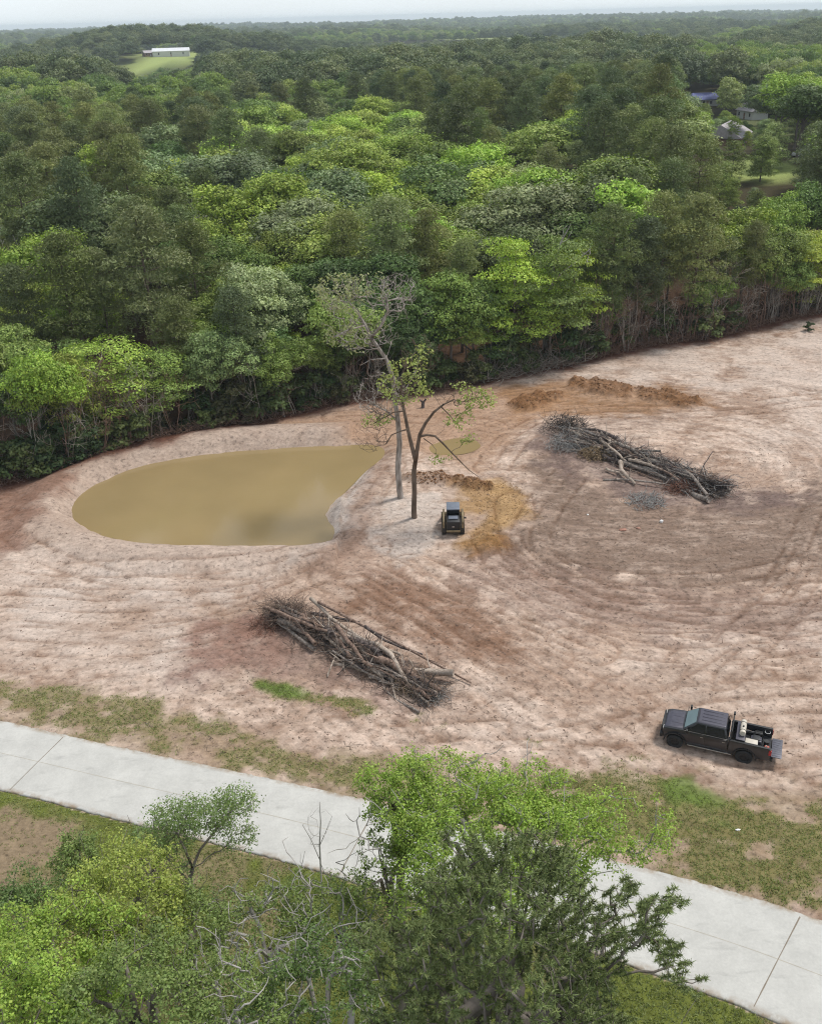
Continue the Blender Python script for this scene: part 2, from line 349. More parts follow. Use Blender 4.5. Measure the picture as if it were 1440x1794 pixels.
# grey-brown burnt and churned soil
for P_, k, c in (([(900, 830), (960, 780), (1090, 880), (1300, 880), (1440, 850), (1560, 900), (1480, 1010), (1200, 1030), (1000, 1000), (880, 960), (930, 890)], .85, (140, 118, 103)),
                 ([(820, 960), (1000, 1000), (1250, 1050), (1540, 1040), (1500, 1120), (1150, 1120), (900, 1080), (800, 1030)], .6, (152, 126, 113)),
                 ([(560, 1000), (700, 1000), (900, 1090), (900, 1180), (780, 1160), (600, 1060)], .85, (150, 116, 94)),
                 ([(440, 1060), (520, 1100), (700, 1200), (790, 1240), (690, 1250), (520, 1190), (330, 1190), (340, 1140), (400, 1090)], .7, (150, 124, 113)),
                 ([(930, 735), (1080, 780), (1300, 850), (1420, 860), (1400, 885), (1130, 890), (1000, 830), (920, 780)], .75, (122, 103, 98)),
                 ([(350, 1100), (470, 1050), (480, 1130), (440, 1190), (340, 1170)], .5, (150, 108, 90)), ([(560, 935), (640, 905), (700, 960), (690, 1010), (570, 1000)], .5, (172, 142, 124)),
                 ([(1020, 740), (1230, 700), (1240, 720), (1140, 750), (1010, 765)], .35, (140, 118, 105))):
    col = lay(col, A(*c), region(P_, 2.0, 1.6) * k * ss(.15, .6, 1 - t * .55))
# orange clay behind the pond and the ochre spoil round the loader
col = lay(col, A(186, 150, 122), region([(480, 745), (620, 712), (740, 692), (900, 672), (1000, 690), (960, 730), (880, 780), (840, 830), (760, 800), (640, 780)], 1.5) * .75)
col = lay(col, A(164, 122, 82), region([(860, 690), (1000, 665), (1230, 690), (1240, 712), (1120, 728), (900, 728)], 1.6, 1.4) * .7)
ochre = region([(800, 850), (840, 840), (895, 845), (935, 885), (925, 905), (880, 925), (870, 962), (820, 970), (808, 960), (850, 905), (800, 905)], .8, .7)
col = lay(col, A(180, 142, 92), ochre * .8)
col = lay(col, A(200, 164, 118), line([(865, 845), (885, 880), (905, 890), (880, 920)], .7) * .7)
mound_m = np.maximum.reduce([region(P_, .45, .45) for P_ in ([(800, 842), (832, 838), (866, 850), (862, 862), (826, 863), (798, 855)], [(712, 838), (770, 832), (800, 844), (760, 853), (716, 850)], [(884, 712), (920, 696), (985, 688), (985, 700), (925, 722)],
        [(1000, 668), (1060, 668), (1110, 685), (1105, 700), (1040, 695), (1000, 682)], [(1110, 682), (1180, 690), (1232, 706), (1205, 716), (1120, 700)])])
col = lay(col, A(132, 92, 58), mound_m * (.35 + .6 * fine))
clay2 = region([(824, 962), (868, 930), (880, 950), (866, 968), (830, 974)], .5); col = lay(col, A(150, 108, 66), clay2 * .6)
# pale sand tongues at the pond and round the twin trees
for P_, k in (([(566, 900), (588, 858), (624, 828), (662, 806), (668, 816), (640, 858), (616, 905), (600, 945), (582, 935)], .85), ([(604, 900), (660, 870), (772, 868), (780, 900), (770, 950), (700, 990), (640, 960)], .6), ([(500, 985), (560, 965), (606, 940), (600, 962), (560, 985), (505, 1000)], .85)):
    col = lay(col, A(222, 210, 200), region(P_, .5, .8) * k * (ss(.25, .6, fine * .5 + med * .5) * .7 + .3))
col = lay(col, A(160, 130, 112), line([(668, 812), (640, 870), (612, 950), (560, 990)], 1.2, .6) * .5)
# pond bank
ring = ss(-5.5, -4.2, pond_d + wob * .5) * (1 - ss(-.2, .3, pond_d)) * ss(.5, -.2, (cx - G(560, 900).x) / 6)
col = lay(col, A(198, 176, 160) * (.9 + .2 * fine[:, None]), ring * .7)
col = lay(col, A(120, 98, 76), ss(-.45, -.1, pond_d + wn2 * .3) * .75)
col = lay(col, A(138, 98, 78), region([(0, 838), (110, 822), (170, 800), (130, 850), (70, 900), (40, 960), (-80, 990), (-200, 900)], 1.4) * .75)
# litter along the wood edge, and the floor of the wood
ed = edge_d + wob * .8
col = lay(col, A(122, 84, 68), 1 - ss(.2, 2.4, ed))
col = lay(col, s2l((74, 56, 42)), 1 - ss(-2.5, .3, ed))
# verges
vt = ldist(cx, cyy, ROAD_T); vb = ldist(cx, cyy, ROAD_B); south = cyy < np.interp(cx, [p.x for p in ROAD_B], [p.y for p in ROAD_B])
gn = fbm(cx / 1.4, cyy / .8, 61, 4) * .6 + fine * .25 + fbm(cx / 5, cyy / 3, 63, 3) * .35
G1 = np.maximum.reduce([region([(-300, 1150), (0, 1192), (230, 1232), (420, 1290), (650, 1350), (650, 1400), (300, 1330), (0, 1262), (-300, 1200)], .8) * .75, region([(930, 1350), (1180, 1345), (1280, 1390), (1600, 1400), (1700, 1680), (1300, 1566), (1000, 1486), (900, 1420)], 1.3) * .95, line([(460, 1196), (530, 1218), (640, 1240)], .55, .35, .6), line([(735, 1255), (770, 1262)], .5, .3, .5), line([(880, 1290), (940, 1300)], .25, .2, .3),
        region([(640, 1340), (940, 1350), (940, 1470), (640, 1400)], 1.0) * .35])
gmask = G1 * ss(.50, .66, gn + (G1 > .9) * .05)
dry = region([(-300, 1150), (0, 1192), (230, 1232), (650, 1340), (1000, 1350), (1600, 1400), (1700, 1680), (1120, 1518), (660, 1408), (0, 1262), (-300, 1200)], 1.0)
col = lay(col, A(158, 138, 108), dry * .6 * (.6 + .6 * med))
col = lay(col, A(132, 126, 78) * (.8 + .4 * fine[:, None]), gmask * .9)
br = region([(1160, 1375), (1215, 1365), (1260, 1395), (1240, 1425), (1180, 1415)], .5, .8); br2 = line([(462, 1198), (520, 1214)], .4, .3, .5)
col = lay(col, A(108, 138, 58), np.maximum(br, br2) * .75)
sm = south & (road_d < 0)
gs = sm * 1.0
tan_p = region([(-200, 1400), (60, 1425), (125, 1450), (115, 1530), (80, 1560), (-200, 1560)], .9, 1.0)
col = lay(col, A(118, 126, 60) * (.75 + .5 * fine[:, None]), gs)
col = lay(col, A(158, 138, 112) * (.85 + .3 * fine[:, None]), gs * np.maximum(tan_p, .7 * ss(.58, .7, fbm(cx / 3, cyy / 3, 66, 3))))
gmask = np.maximum(gmask, gs * (1 - .8 * tan_p) * (.5 + .5 * ss(.3, .5, gn)))
# heights
dz = (ST - .5) * .05 + (fine - .5) * .09 + (med - .5) * .25 + (big - .5) * .5
rut = np.zeros_like(cx)
for P_ in ([(700, 1000), (820, 1085), (960, 1180), (1080, 1240)], [(640, 1020), (760, 1110), (900, 1200)], [(1440, 1040), (1300, 1075), (1150, 1080), (1000, 1050), (900, 1000), (860, 950)], [(-20, 1000), (150, 1010), (400, 1010), (540, 985), (600, 930), (640, 860)], [(1080, 1215), (1240, 1190), (1480, 1190)], [(1000, 830), (940, 900), (920, 960), (1000, 1010), (1200, 1035), (1440, 990)], [(1440, 1340), (1300, 1345), (1120, 1310), (900, 1290), (700, 1300)], [(1000, 1120), (1200, 1140), (1440, 1110)], [(1210, 1165), (1180, 1210)], [(900, 880), (905, 940), (960, 1000), (1080, 1060), (1440, 1085)], [(880, 990), (980, 1060), (1150, 1110), (1440, 1150)], [(1440, 960), (1380, 1060), (1250, 1160), (1120, 1230)], [(1440, 900), (1400, 1000), (1330, 1100), (1250, 1180)], [(580, 1010), (680, 1060), (820, 1150), (920, 1240)], [(660, 990), (800, 1060), (960, 1150)], [(720, 990), (860, 1050), (1040, 1140)], [(0, 1060), (200, 1075), (420, 1050), (560, 1000)], [(0, 940), (60, 985), (200, 1030), (420, 1035)], [(860, 820), (900, 760), (1000, 720), (1200, 725), (1440, 700)], [(650, 960), (625, 900), (650, 850), (680, 815)], [(20, 1120), (260, 1130), (420, 1080)], [(590, 730), (700, 725), (860, 745)], [(940, 1280), (1100, 1250), (1300, 1220), (1440, 1215)]):
    L = smooth_poly([G(*p) for p in P_], 2, False); d = ldist(cx, cyy, L) + wn2 * .25
    for o in (.0, 1.7): rut = np.maximum(rut, np.exp(-((d - o) / .17) ** 2) * (.4 + .6 * (fbm(cx / 2.5, cyy / 2.5, int(o * 10) + 70, 2) > .45)))
dz = dz - rut * .13
col = lay(col, col * np.array([.68, .62, .58]), rut * .9)
clod = fbm(cx / .8, cyy / .5, 81, 4)
dz = dz + mound_m * (.25 + 1.1 * np.maximum(clod - .3, 0)) + ochre * (clod - .4) * .28 + clay2 * clod * .6
# spoil under the two brush piles
dz = dz * (1 - .85 * ss(-6, 0, pond_d)) + ss(-7, -3.5, pond_d) * (1 - ss(-3.0, -.2, pond_d)) * .8 * (cx < G(600, 900).x)
dz = dz - ss(-2.6, 1.5, pond_d) * 1.1
dz = np.where(south, dz * .5, dz)
dz = dz * (1 - ss(-1.5, -.1, road_d)) - .14 * ss(-.35, .3, road_d)
dz = dz * (1 - .0 * edge_d)
fade = ss(150, 142, cyy) * ss(90, 80, np.abs(cx)); Z[core] += dz * fade
wood = s2l((66, 60, 40)); field = s2l((150, 160, 105)) * .5
base = np.broadcast_to(np.array(wood), X.shape + (3,)).copy()
far_m = ss(.55, .62, fbm(X / 160, Y / 160, 91, 3)) * (Y > 700); base = base + (np.array(s2l((96, 112, 60))) * .6 - base) * far_m[..., None]
def GF(px, py, zz=0):
    a, b, c = ray(px, py); Yv = np.arange(60, 6000, 2.5); zr = H + c * Yv / b; hit = zr < zfar(a * Yv / b, Yv) + zz; i = int(hit.argmax()) if hit.any() else len(Yv) - 1
    return Vector((a * Yv[i] / b, Yv[i], zr[i]))
YARD = [(GF(1275, 225, 0), 42, 45)]
FIELDS = [(Vector((-420, 1500, 0)), 150, 170), (Vector((120, 1750, 0)), 190, 180), (Vector((700, 1900, 0)), 220, 160), (Vector((-900, 2300, 0)), 260, 220), (Vector((300, 2700, 0)), 330, 240), (Vector((-150, 1250, 0)), 70, 110), (Vector((420, 930, 0)), 50, 90), (Vector((-560, 1150, 0)), 60, 110), (Vector((1100, 3000, 0)), 380, 260), (GF(238, 118, 1), 20, 36), (GF(302, 94, 1), 44, 50), (GF(300, 103, 1), 26, 40), (GF(272, 110, 1), 20, 20), (G(1322, 297, 8), 9, 13), (G(1100, 50, 0), 500, 120), (G(880, 25, 0), 400, 300)]
for c, rx, ry in FIELDS:
    m = 1 - ss(.8, 1.15, np.hypot((X - c.x) / rx, (Y - c.y) / ry) + (fbm(X / 20, Y / 20, 93, 2) - .5) * .4); base = base + (np.array(s2l((178, 192, 116))) * .72 - base) * m[..., None]
for c, rx, ry in YARD: m = 1 - ss(.8, 1.15, np.hypot((X - c.x) / rx, (Y - c.y) / ry)); base = base + (np.array(s2l((120, 128, 84))) * .6 - base) * m[..., None]
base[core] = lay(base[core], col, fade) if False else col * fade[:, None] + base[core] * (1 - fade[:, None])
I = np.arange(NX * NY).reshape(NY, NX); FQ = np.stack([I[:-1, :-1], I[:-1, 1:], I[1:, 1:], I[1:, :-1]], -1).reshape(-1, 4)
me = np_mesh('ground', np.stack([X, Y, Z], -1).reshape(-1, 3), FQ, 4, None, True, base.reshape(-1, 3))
wsum = wp + wq + wd + wh * .3
for nm_, wv in (('wp', wp * .15), ('wq', wq * 1.1), ('wd', wd * 1.2)):
    a_ = me.attributes.new(nm_, 'FLOAT', 'POINT'); a_.data.foreach_set('value', full(wv / wsum * (1 - south) * np.clip(1.2 - dry * .6, 0, 1)).astype(np.float32).ravel())
m, n, p = new_mat('soil'); at = N(n, 'ShaderNodeVertexColor'); at.layer_name = 'col'
f1, r1 = noise(n, 3.5, 8, .72, 1.25, rough=.8, a=.3, b=.7); f2, r2 = noise(n, 1.3, 5, .88, 1.12, rough=.65); f3, r3 = noise(n, 1.6, 7, .80, 1.18, rough=.8, stretch=(.5, 1.8, 1), a=.3, b=.7)
def streak(center, ax_, fr, ft, wname):
    """fine scrape marks that follow arcs round a point (or a straight pass)"""
    t_ = n.nodes.new('ShaderNodeTexCoord'); sp = n.nodes.new('ShaderNodeSeparateXYZ'); n.links.new(t_.outputs['Object'], sp.inputs[0])
    def M(op, a, b=None):
        q = n.nodes.new('ShaderNodeMath'); q.operation = op
        for i_, v in enumerate((a, b)):
            if v is None: continue
            if hasattr(v, 'links'): n.links.new(v, q.inputs[i_])
            else: q.inputs[i_].default_value = v
        return q.outputs[0]
    x_, y_ = M('SUBTRACT', sp.outputs[0], center.x), M('MULTIPLY', M('SUBTRACT', sp.outputs[1], center.y), 1.4 if ax_ is None else 1)
    if ax_ is None: a_, b_ = M('SQRT', M('ADD', M('MULTIPLY', x_, x_), M('MULTIPLY', y_, y_))), M('MULTIPLY', M('ARCTAN2', y_, x_), 14)
    else: a_, b_ = M('ADD', M('MULTIPLY', x_, -ax_.y), M('MULTIPLY', y_, ax_.x)), M('ADD', M('MULTIPLY', x_, ax_.x), M('MULTIPLY', y_, ax_.y))
    wb = n.nodes.new('ShaderNodeTexNoise'); wb.inputs['Scale'].default_value = .35; wb.inputs['Detail'].default_value = 2; n.links.new(t_.outputs['Object'], wb.inputs[0])
    cb_ = n.nodes.new('ShaderNodeCombineXYZ'); n.links.new(M('MULTIPLY', M('ADD', a_, M('MULTIPLY', wb.outputs[0], 1.6)), fr), cb_.inputs[0]); n.links.new(M('MULTIPLY', b_, ft), cb_.inputs[1])
    x = n.nodes.new('ShaderNodeTexNoise'); x.inputs['Scale'].default_value = 1; x.inputs['Detail'].default_value = 6; x.inputs['Roughness'].default_value = .72; n.links.new(cb_.outputs[0], x.inputs[0])
    wa = n.nodes.new('ShaderNodeAttribute'); wa.attribute_name = wname
    return M('MULTIPLY', M('SUBTRACT', x.outputs[0], .5), wa.outputs['Fac']), M
s1_, M_ = streak(PC, None, 1.5, .12, 'wp'); s2_, _ = streak(QC, None, 1.5, .12, 'wq'); s3_, _ = streak(G(760, 1080), dv, 1.7, .14, 'wd')
sm_ = M_('ADD', M_('ADD', s1_, s2_), s3_); f4 = n.nodes.new('ShaderNodeMapRange'); f4.inputs[1].default_value = -.16; f4.inputs[2].default_value = .16; f4.inputs[3].default_value = .70; f4.inputs[4].default_value = 1.24; n.links.new(sm_, f4.inputs[0])
fl, rfl = noise(n, 2.6, 4, .62, 1.04, rough=.7, a=.34, b=.46)
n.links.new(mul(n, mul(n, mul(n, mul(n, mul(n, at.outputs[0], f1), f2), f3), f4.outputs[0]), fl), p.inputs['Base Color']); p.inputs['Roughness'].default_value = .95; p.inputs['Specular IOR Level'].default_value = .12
bump(n, p, r1, .06, .8)
ground = tag(link('ground', me, m), kind='structure')
def ground_z(x, y):
    i = min(max(int(np.searchsorted(XA, x)) - 1, 0), NX - 2); j = min(max(int(np.searchsorted(YA, y)) - 1, 0), NY - 2)
    a = (x - XA[i]) / (XA[i + 1] - XA[i]); b = (y - YA[j]) / (YA[j + 1] - YA[j])
    return float(Z[j, i] * (1 - a) * (1 - b) + Z[j, i + 1] * a * (1 - b) + Z[j + 1, i] * (1 - a) * b + Z[j + 1, i + 1] * a * b)
def on(px, py, z=0.0):
    v = G(px, py, z); 
    for _ in range(4): v = G(px, py, ground_z(v.x, v.y))
    return v
# ------------------------------------------------------------------ pond
bm = bmesh.new()
for PL in (POND, POOL):
    grown = []
    for i, q in enumerate(PL):
        a, b = PL[i - 1], PL[(i + 1) % len(PL)]; d = (b - a).normalized(); nrm = Vector((d.y, -d.x, 0))
        grown.append(q + nrm * (-.75 if sdist(np.array([q.x + nrm.x * .3]), np.array([q.y + nrm.y * .3]), PL)[0] > 0 else .75))
    f = bm.faces.new([bm.verts.new((q.x, q.y, -.42)) for q in grown]); f.normal_update()
    if f.normal.z < 0: f.normal_flip()
    bmesh.ops.triangulate(bm, faces=[f])
me = bpy.data.meshes.new('water'); bm.to_mesh(me); bm.free()
m, n, p = new_mat('muddy_water'); f1, r1 = noise(n, .12, 3, .9, 1.1)
n.links.new(mul(n, (*(seen(170, 148, 106)), 1), f1), p.inputs['Base Color']); p.inputs['Roughness'].default_value = .10; p.inputs['IOR'].default_value = 1.33
f2, r2 = noise(n, 1.6, 3, 0, 1, stretch=(1, 2.5, 1)); bump(n, p, r2, .02, .25)
tag(link('water', me, m), kind='structure')
# ------------------------------------------------------------------ road
def resample(P, n):
    P = [Vector(p) for p in P]; L = [0]
    for a, b in zip(P[:-1], P[1:]): L.append(L[-1] + (b - a).length)
    o = []
    for t in np.linspace(0, L[-1], n):
        i = min(max(int(np.searchsorted(L, t)) - 1, 0), len(P) - 2); o.append(P[i].lerp(P[i + 1], (t - L[i]) / (L[i + 1] - L[i])))
    return o
nR = 260; T_ = resample(smooth_poly(ROAD_T, 2, False), nR); B_ = resample(smooth_poly(ROAD_B, 2, False), nR)
V = []; cs = [(0, -.16), (0, .005), (.02, .035), (.07, .038), (.25, .05), (.5, .06), (.75, .05), (.93, .038), (.98, .035), (1, .005), (1, -.16)]; EA = []
for a, b in zip(T_, B_):
    for k, z in cs:
        q = a.lerp(b, k); jag = (vn(q.x * 3, q.y * 3, 5) - .5) * .12 if k in (0, 1) else 0; V.append((q.x, q.y + jag, z)); EA.append(max(0, 1 - min(k, 1 - k) / .07))
kc = len(cs); Fq = [(i * kc + j, i * kc + j + 1, (i + 1) * kc + j + 1, (i + 1) * kc + j) for i in range(nR - 1) for j in range(kc - 1)]
m, n, p = new_mat('concrete'); f1, r1 = noise(n, .5, 7, .88, 1.06, rough=.7, a=.35, b=.65); f2, r2 = noise(n, 9, 4, .93, 1.05); f3, r3 = noise(n, 1.1, 6, .80, 1.04, rough=.7, stretch=(.4, 1.2, 1), a=.28, b=.44)
ea = n.nodes.new('ShaderNodeAttribute'); ea.attribute_name = 'edge'; fe, re_ = noise(n, 1.3, 6, 0, 1.3, rough=.7, a=.4, b=.62); me_ = n.nodes.new('ShaderNodeMath'); me_.operation = 'MULTIPLY'; n.links.new(ea.outputs['Fac'], me_.inputs[0]); n.links.new(fe, me_.inputs[1])
mixe = n.nodes.new('ShaderNodeMix'); mixe.data_type = 'RGBA'; n.links.new(me_.outputs[0], mixe.inputs[0]); n.links.new(mul(n, mul(n, mul(n, (*seen(214, 212, 205), 1), f1), f2), f3), mixe.inputs[6]); mixe.inputs[7].default_value = (*seen(172, 154, 132), 1); n.links.new(mixe.outputs[2], p.inputs['Base Color']); p.inputs['Roughness'].default_value = .85; bump(n, p, r2, .01, .3)
road = tag(link('road', np_mesh('road', V, Fq, 4, {'edge': EA}, False), m), kind='structure')
M_JOINT = plain('joint_seal', seen(150, 138, 122), .9); M_JOINT2 = plain('joint_line', seen(196, 188, 172), .9)
def strip(name, P, wd, mat, z=.004):
    P = resample(P, max(8, int(sum((b - a).length for a, b in zip(P[:-1], P[1:])) * 2))); V = []
    for i, q in enumerate(P):
        d = (P[min(i + 1, len(P) - 1)] - P[max(i - 1, 0)]).normalized(); nn = Vector((-d.y, d.x, 0)) * wd / 2 * (.7 + .6 * random.random()); V += [q + nn, q - nn]
    V = [(v.x, v.y, road_z(v) + z) for v in V]
    o = link(name, np_mesh(name, V, [(2 * i, 2 * i + 1, 2 * i + 3, 2 * i + 2) for i in range(len(P) - 1)], 4), mat); tag(o, kind='structure'); return o
def road_z(v):
    i = min(range(nR), key=lambda k: (T_[k].lerp(B_[k], .5) - Vector((v.x, v.y, 0))).length); a, b = T_[i], B_[i]
    k = max(0, min(1, (Vector((v.x, v.y, 0)) - a).dot(b - a) / (b - a).length_squared)); return float(np.interp(k, [c[0] for c in cs[1:-1]], [c[1] for c in cs[1:-1]]))
strip('road_joint', [a.lerp(b, .5 + .0 * i) for i, (a, b) in enumerate(zip(T_, B_))], .035, M_JOINT2)
for a, b in (((113, 1291), (16, 1387)), ((662, 1410), (592, 1538)), ((1402, 1604), (1318, 1768)), ((1040, 1500), (970, 1640)), ((-180, 1224), (-300, 1314))):
    A_, B2 = G(*a), G(*b); strip('road_joint', [A_.lerp(B2, .02), A_.lerp(B2, .5), A_.lerp(B2, .98)], .055, M_JOINT)
# ------------------------------------------------------------------ tree library
HIDE = bpy.data.collections.new('kinds')     # instanced sources of the far wood
def crown_lobes(kind, R, h=18.0):
    """list of (centre, radii) of leaf masses on a limb skeleton"""
    L = []
    if kind == 'broad':
        subs = [(0, 0, .64, .8)] + [(R.normal() * .13, R.normal() * .13, R.uniform(.48, .74), R.uniform(.45, .72)) for _ in range(int(R.integers(2, 5)))]
        for ox, oy, oz, q_ in subs:
            n = int(26 * q_); rx = h * R.uniform(.21, .27) * q_; rz = h * R.uniform(.27, .34) * q_; ph = R.random() * 6
            for i in range(n):
                g = i * 2.39996 + ph; zz = 1 - 1.6 * (i + .5) / n; q = math.sqrt(max(0, 1 - zz * zz)); k = R.uniform(.6, 1.05) * (1 + .25 * math.sin(2 * g + ph) + .15 * math.sin(5 * g))
                r = h * R.uniform(.05, .095); L.append(((h * ox + rx * q * math.cos(g) * k, h * oy + rx * q * math.sin(g) * k, h * oz + rz * zz * R.uniform(.7, 1.05)), (r * 1.15, r * 1.15, r * .8)))
    elif kind == 'edge':
        for i in range(46):
            z = h * (.14 + .84 * (i + .5) / 46); t = z / h; rr = h * .27 * math.sin(math.pi * min(1, t * .86 + .12)) ** .7 * R.uniform(.35, 1.05); a = i * 2.4 + R.random(); r = h * R.uniform(.06, .1)
            L.append(((rr * math.cos(a), rr * math.sin(a), z - r * .4), (r * 1.2, r * 1.2, r * .75)))
    elif kind == 'layer':
        for i in range(34):
            z = h * R.uniform(.38, .98); rr = h * .34 * (1 - ((z / h - .62) / .45) ** 2) * R.uniform(.4, 1.05); a = R.random() * 6.283; r = h * R.uniform(.07, .11)
            L.append(((rr * math.cos(a), rr * math.sin(a), z), (r * 1.35, r * 1.35, r * .38)))
    elif kind == 'pine':
        lean = R.uniform(-.03, .03)
        for i in range(64):
            z = h * (.40 + .60 * ((i + .5) / 64) ** .9); t = (z / h - .40) / .60; rr = h * .205 * (1 - t) ** .5 * (.4 + .6 * min(1, t * 2.2 + .2)) * R.uniform(.2, 1.2) * 1.12; a = i * 2.4 + R.random() * 1.5; r = h * R.uniform(.04, .07)
            L.append(((rr * math.cos(a) + lean * z, rr * math.sin(a), z + R.normal() * .2), (r * 1.2, r * 1.2, r * .72)))
    elif kind == 'shrub':
        for i in range(16):
            a = R.random() * 6.283; q = math.sqrt(R.random()); z = R.uniform(.15, .9); r = h * .16; L.append(((q * h * .42 * math.cos(a) * (1.1 - .4 * z), q * h * .42 * math.sin(a) * (1.1 - .4 * z), z * h), (r, r, r * .8)))
    return L
def lobes_to_leaves(L, per, R, size, kind):
    C, Nn, D = [], [], []
    for c, r in L:
        k = int(per * (r[0] / np.mean([q[1][0] for q in L])) ** 1.5); v = unit(R.normal(size=(k, 3))); v[:, 2] = np.where(v[:, 2] < -.35, -v[:, 2] * .5, v[:, 2]); v = unit(v)
        rad = R.uniform(.55, 1.12, (k, 1)) ** .7 * (1 + .35 * np.sin(v[:, :1] * 7 + c[0]) * np.sin(v[:, 1:2] * 6 + c[1]))
        C.append(np.array(c) + v * rad * np.array(r)); Nn.append(unit(v + R.normal(size=(k, 3)) * (.5 if kind != 'pine' else 1.2) + [0, 0, .35])); D.append(np.clip(.5 + R.normal() * .22 + R.normal(size=k) * .2, 0, 1))
    return np.concatenate(C), np.concatenate(Nn), np.concatenate(D)
def tree_variant(kind, seed, h=18.0, per=300, size=.31, bark=None):
    R = np.random.default_rng(seed); L = crown_lobes(kind, R, h)
    C, Nn, D = lobes_to_leaves(L, per, R, size, kind)
    cm = leaf_mesh('crown', C, Nn, size, D, aspect=.75 if kind != 'pine' else .26, R=R)
    T = Tubes(); top = h * (.72 if kind != 'pine' else .97); r0 = h * .0125 + .02; bend = R.normal(size=2) * .25
    cen = lambda z: Vector((bend[0] * math.sin(z / h * 3), bend[1] * math.sin(z / h * 2.6), z))
    zs = np.linspace(-.4, top, 9); T.add([cen(z) for z in zs], [r0 * (1.25 if i == 0 else 1) * (1 - .82 * i / 8) for i in range(9)], 7)
    order = R.permutation(len(L))[: (16 if kind != 'pine' else 26)]
    for i in order:
        c = Vector(L[i][0]); zb = max(h * .22, min(top * .95, c.z - (c.xy.length * (.7 if kind != 'pine' else .15)) - .3)); b = cen(zb); mid = b.lerp(c, .5) + Vector((0, 0, .12 * (c - b).length * (1 if kind != 'pine' else -.5)))
        rr = r0 * .4 * (1 - .5 * zb / h); T.add([b, mid, c], [rr, rr * .7, rr * .3], 4)
    if kind == 'pine':
        for k in range(9):   # dead snags under the crown
            z = h * R.uniform(.22, .46); a = R.random() * 6.28; l = R.uniform(.5, 1.6); b = cen(z); T.add([b, b + Vector((math.cos(a) * l, math.sin(a) * l, R.uniform(-.2, .3)))], [.035, .012], 3)
    return cm, T.mesh('trunk')
KINDS_ = {'broad': [tree_variant('broad', 100 + i) for i in range(6)], 'layer': [tree_variant('layer', 120 + i, per=330, size=.29) for i in range(3)], 'edge': [tree_variant('edge', 130 + i) for i in range(4)],
          'pine': [tree_variant('pine', 140 + i, h=20, per=210, size=.40) for i in range(5)]}
for k, v in KINDS_.items():
    for cm, tm in v:
        cm.materials.append(M_NEEDLE if k == 'pine' else M_LEAF); tm.materials.append(M_PBARK if k == 'pine' else M_BARK)
# bare skeleton, grown branch by branch
def grow(T, tips, p, d, L, r, lvl, R, up=.15, wander=.25, ratio=.62, kids=(3, 5), rmin=.008, maxl=4, sides=6, collect=2):
    n = max(3, int(L / (.35 + .1 * (maxl - lvl)) + 2)) if lvl < maxl else 3; n = min(n, 9)
    pts, rad = [Vector(p)], [r]; d = Vector(d).normalized()
    for i in range(n):
        d = (d + Vector(R.normal(size=3)) * wander * .55 + Vector((0, 0, up * .3))).normalized(); pts.append(pts[-1] + d * L / n); rad.append(max(rmin, r * (1 - .72 * (i + 1) / n)))
    T.add(pts, rad, max(3, sides - lvl))
    if lvl >= collect:
        for q in pts[1:]: tips.append((q, d.copy()))
    if lvl < maxl:
        for k in range(int(R.integers(kids[0], kids[1] + 1))):
            t = R.uniform(.3, 1.0); i = min(int(t * n), n - 1); b = pts[i].lerp(pts[i + 1], t * n - i); a = (pts[i + 1] - pts[i]).normalized(); s = Vector(R.normal(size=3)); s = (s - a * s.dot(a)).normalized()
            grow(T, tips, b, (a * R.uniform(.45, .9) + s * R.uniform(.5, .9)), L * ratio * R.uniform(.7, 1.15), max(rmin, rad[i] * .62), lvl + 1, R, up, wander, ratio, kids, rmin, maxl, sides, collect)
def leaves_at(tips, per, spread, R, size, name='crown', aspect=.6, clump=True, upb=.5):
    P = np.array([t[0] for t in tips]); n = len(P); D = np.repeat(R.random(n) * .6 + .2, per)
    C = np.repeat(P, per, 0) + R.normal(size=(n * per, 3)) * np.array([1, 1, .7]) * spread
    Nn = unit(R.normal(size=C.shape) * .8 + [0, 0, upb] + (C - P.mean(0)) * .08); return leaf_mesh(name, C, Nn, size, np.clip(D + R.normal(size=len(C)) * .18, 0, 1), aspect=aspect, R=R)
# ---- ordinals and labels
ONES = 'zeroth first second third fourth fifth sixth seventh eighth ninth tenth eleventh twelfth thirteenth fourteenth fifteenth sixteenth seventeenth eighteenth nineteenth'.split()
TENS = {2: 'twenty', 3: 'thirty', 4: 'forty', 5: 'fifty', 6: 'sixty', 7: 'seventy', 8: 'eighty', 9: 'ninety'}
def ordw(n):
    if n < 20: return ONES[n]
    if n >= 100: return 'hundred and ' + ordw(n - 100) if n > 100 else 'hundredth'
    t, o = divmod(n, 10); return (TENS[t][:-1] + 'ieth') if o == 0 else TENS[t] + '-' + ONES[o]
# palette of crown albedos: name -> colour
CO = {'dark pine green': (.118, .150, .062), 'olive pine green': (.200, .228, .084), 'grey green': (.195, .240, .105), 'bright spring green': (.295, .390, .066), 'yellow green': (.33, .41, .078), 'mid green': (.215, .280, .068), 'deep green': (.118, .178, .052), 'pale sage': (.27, .325, .14)}
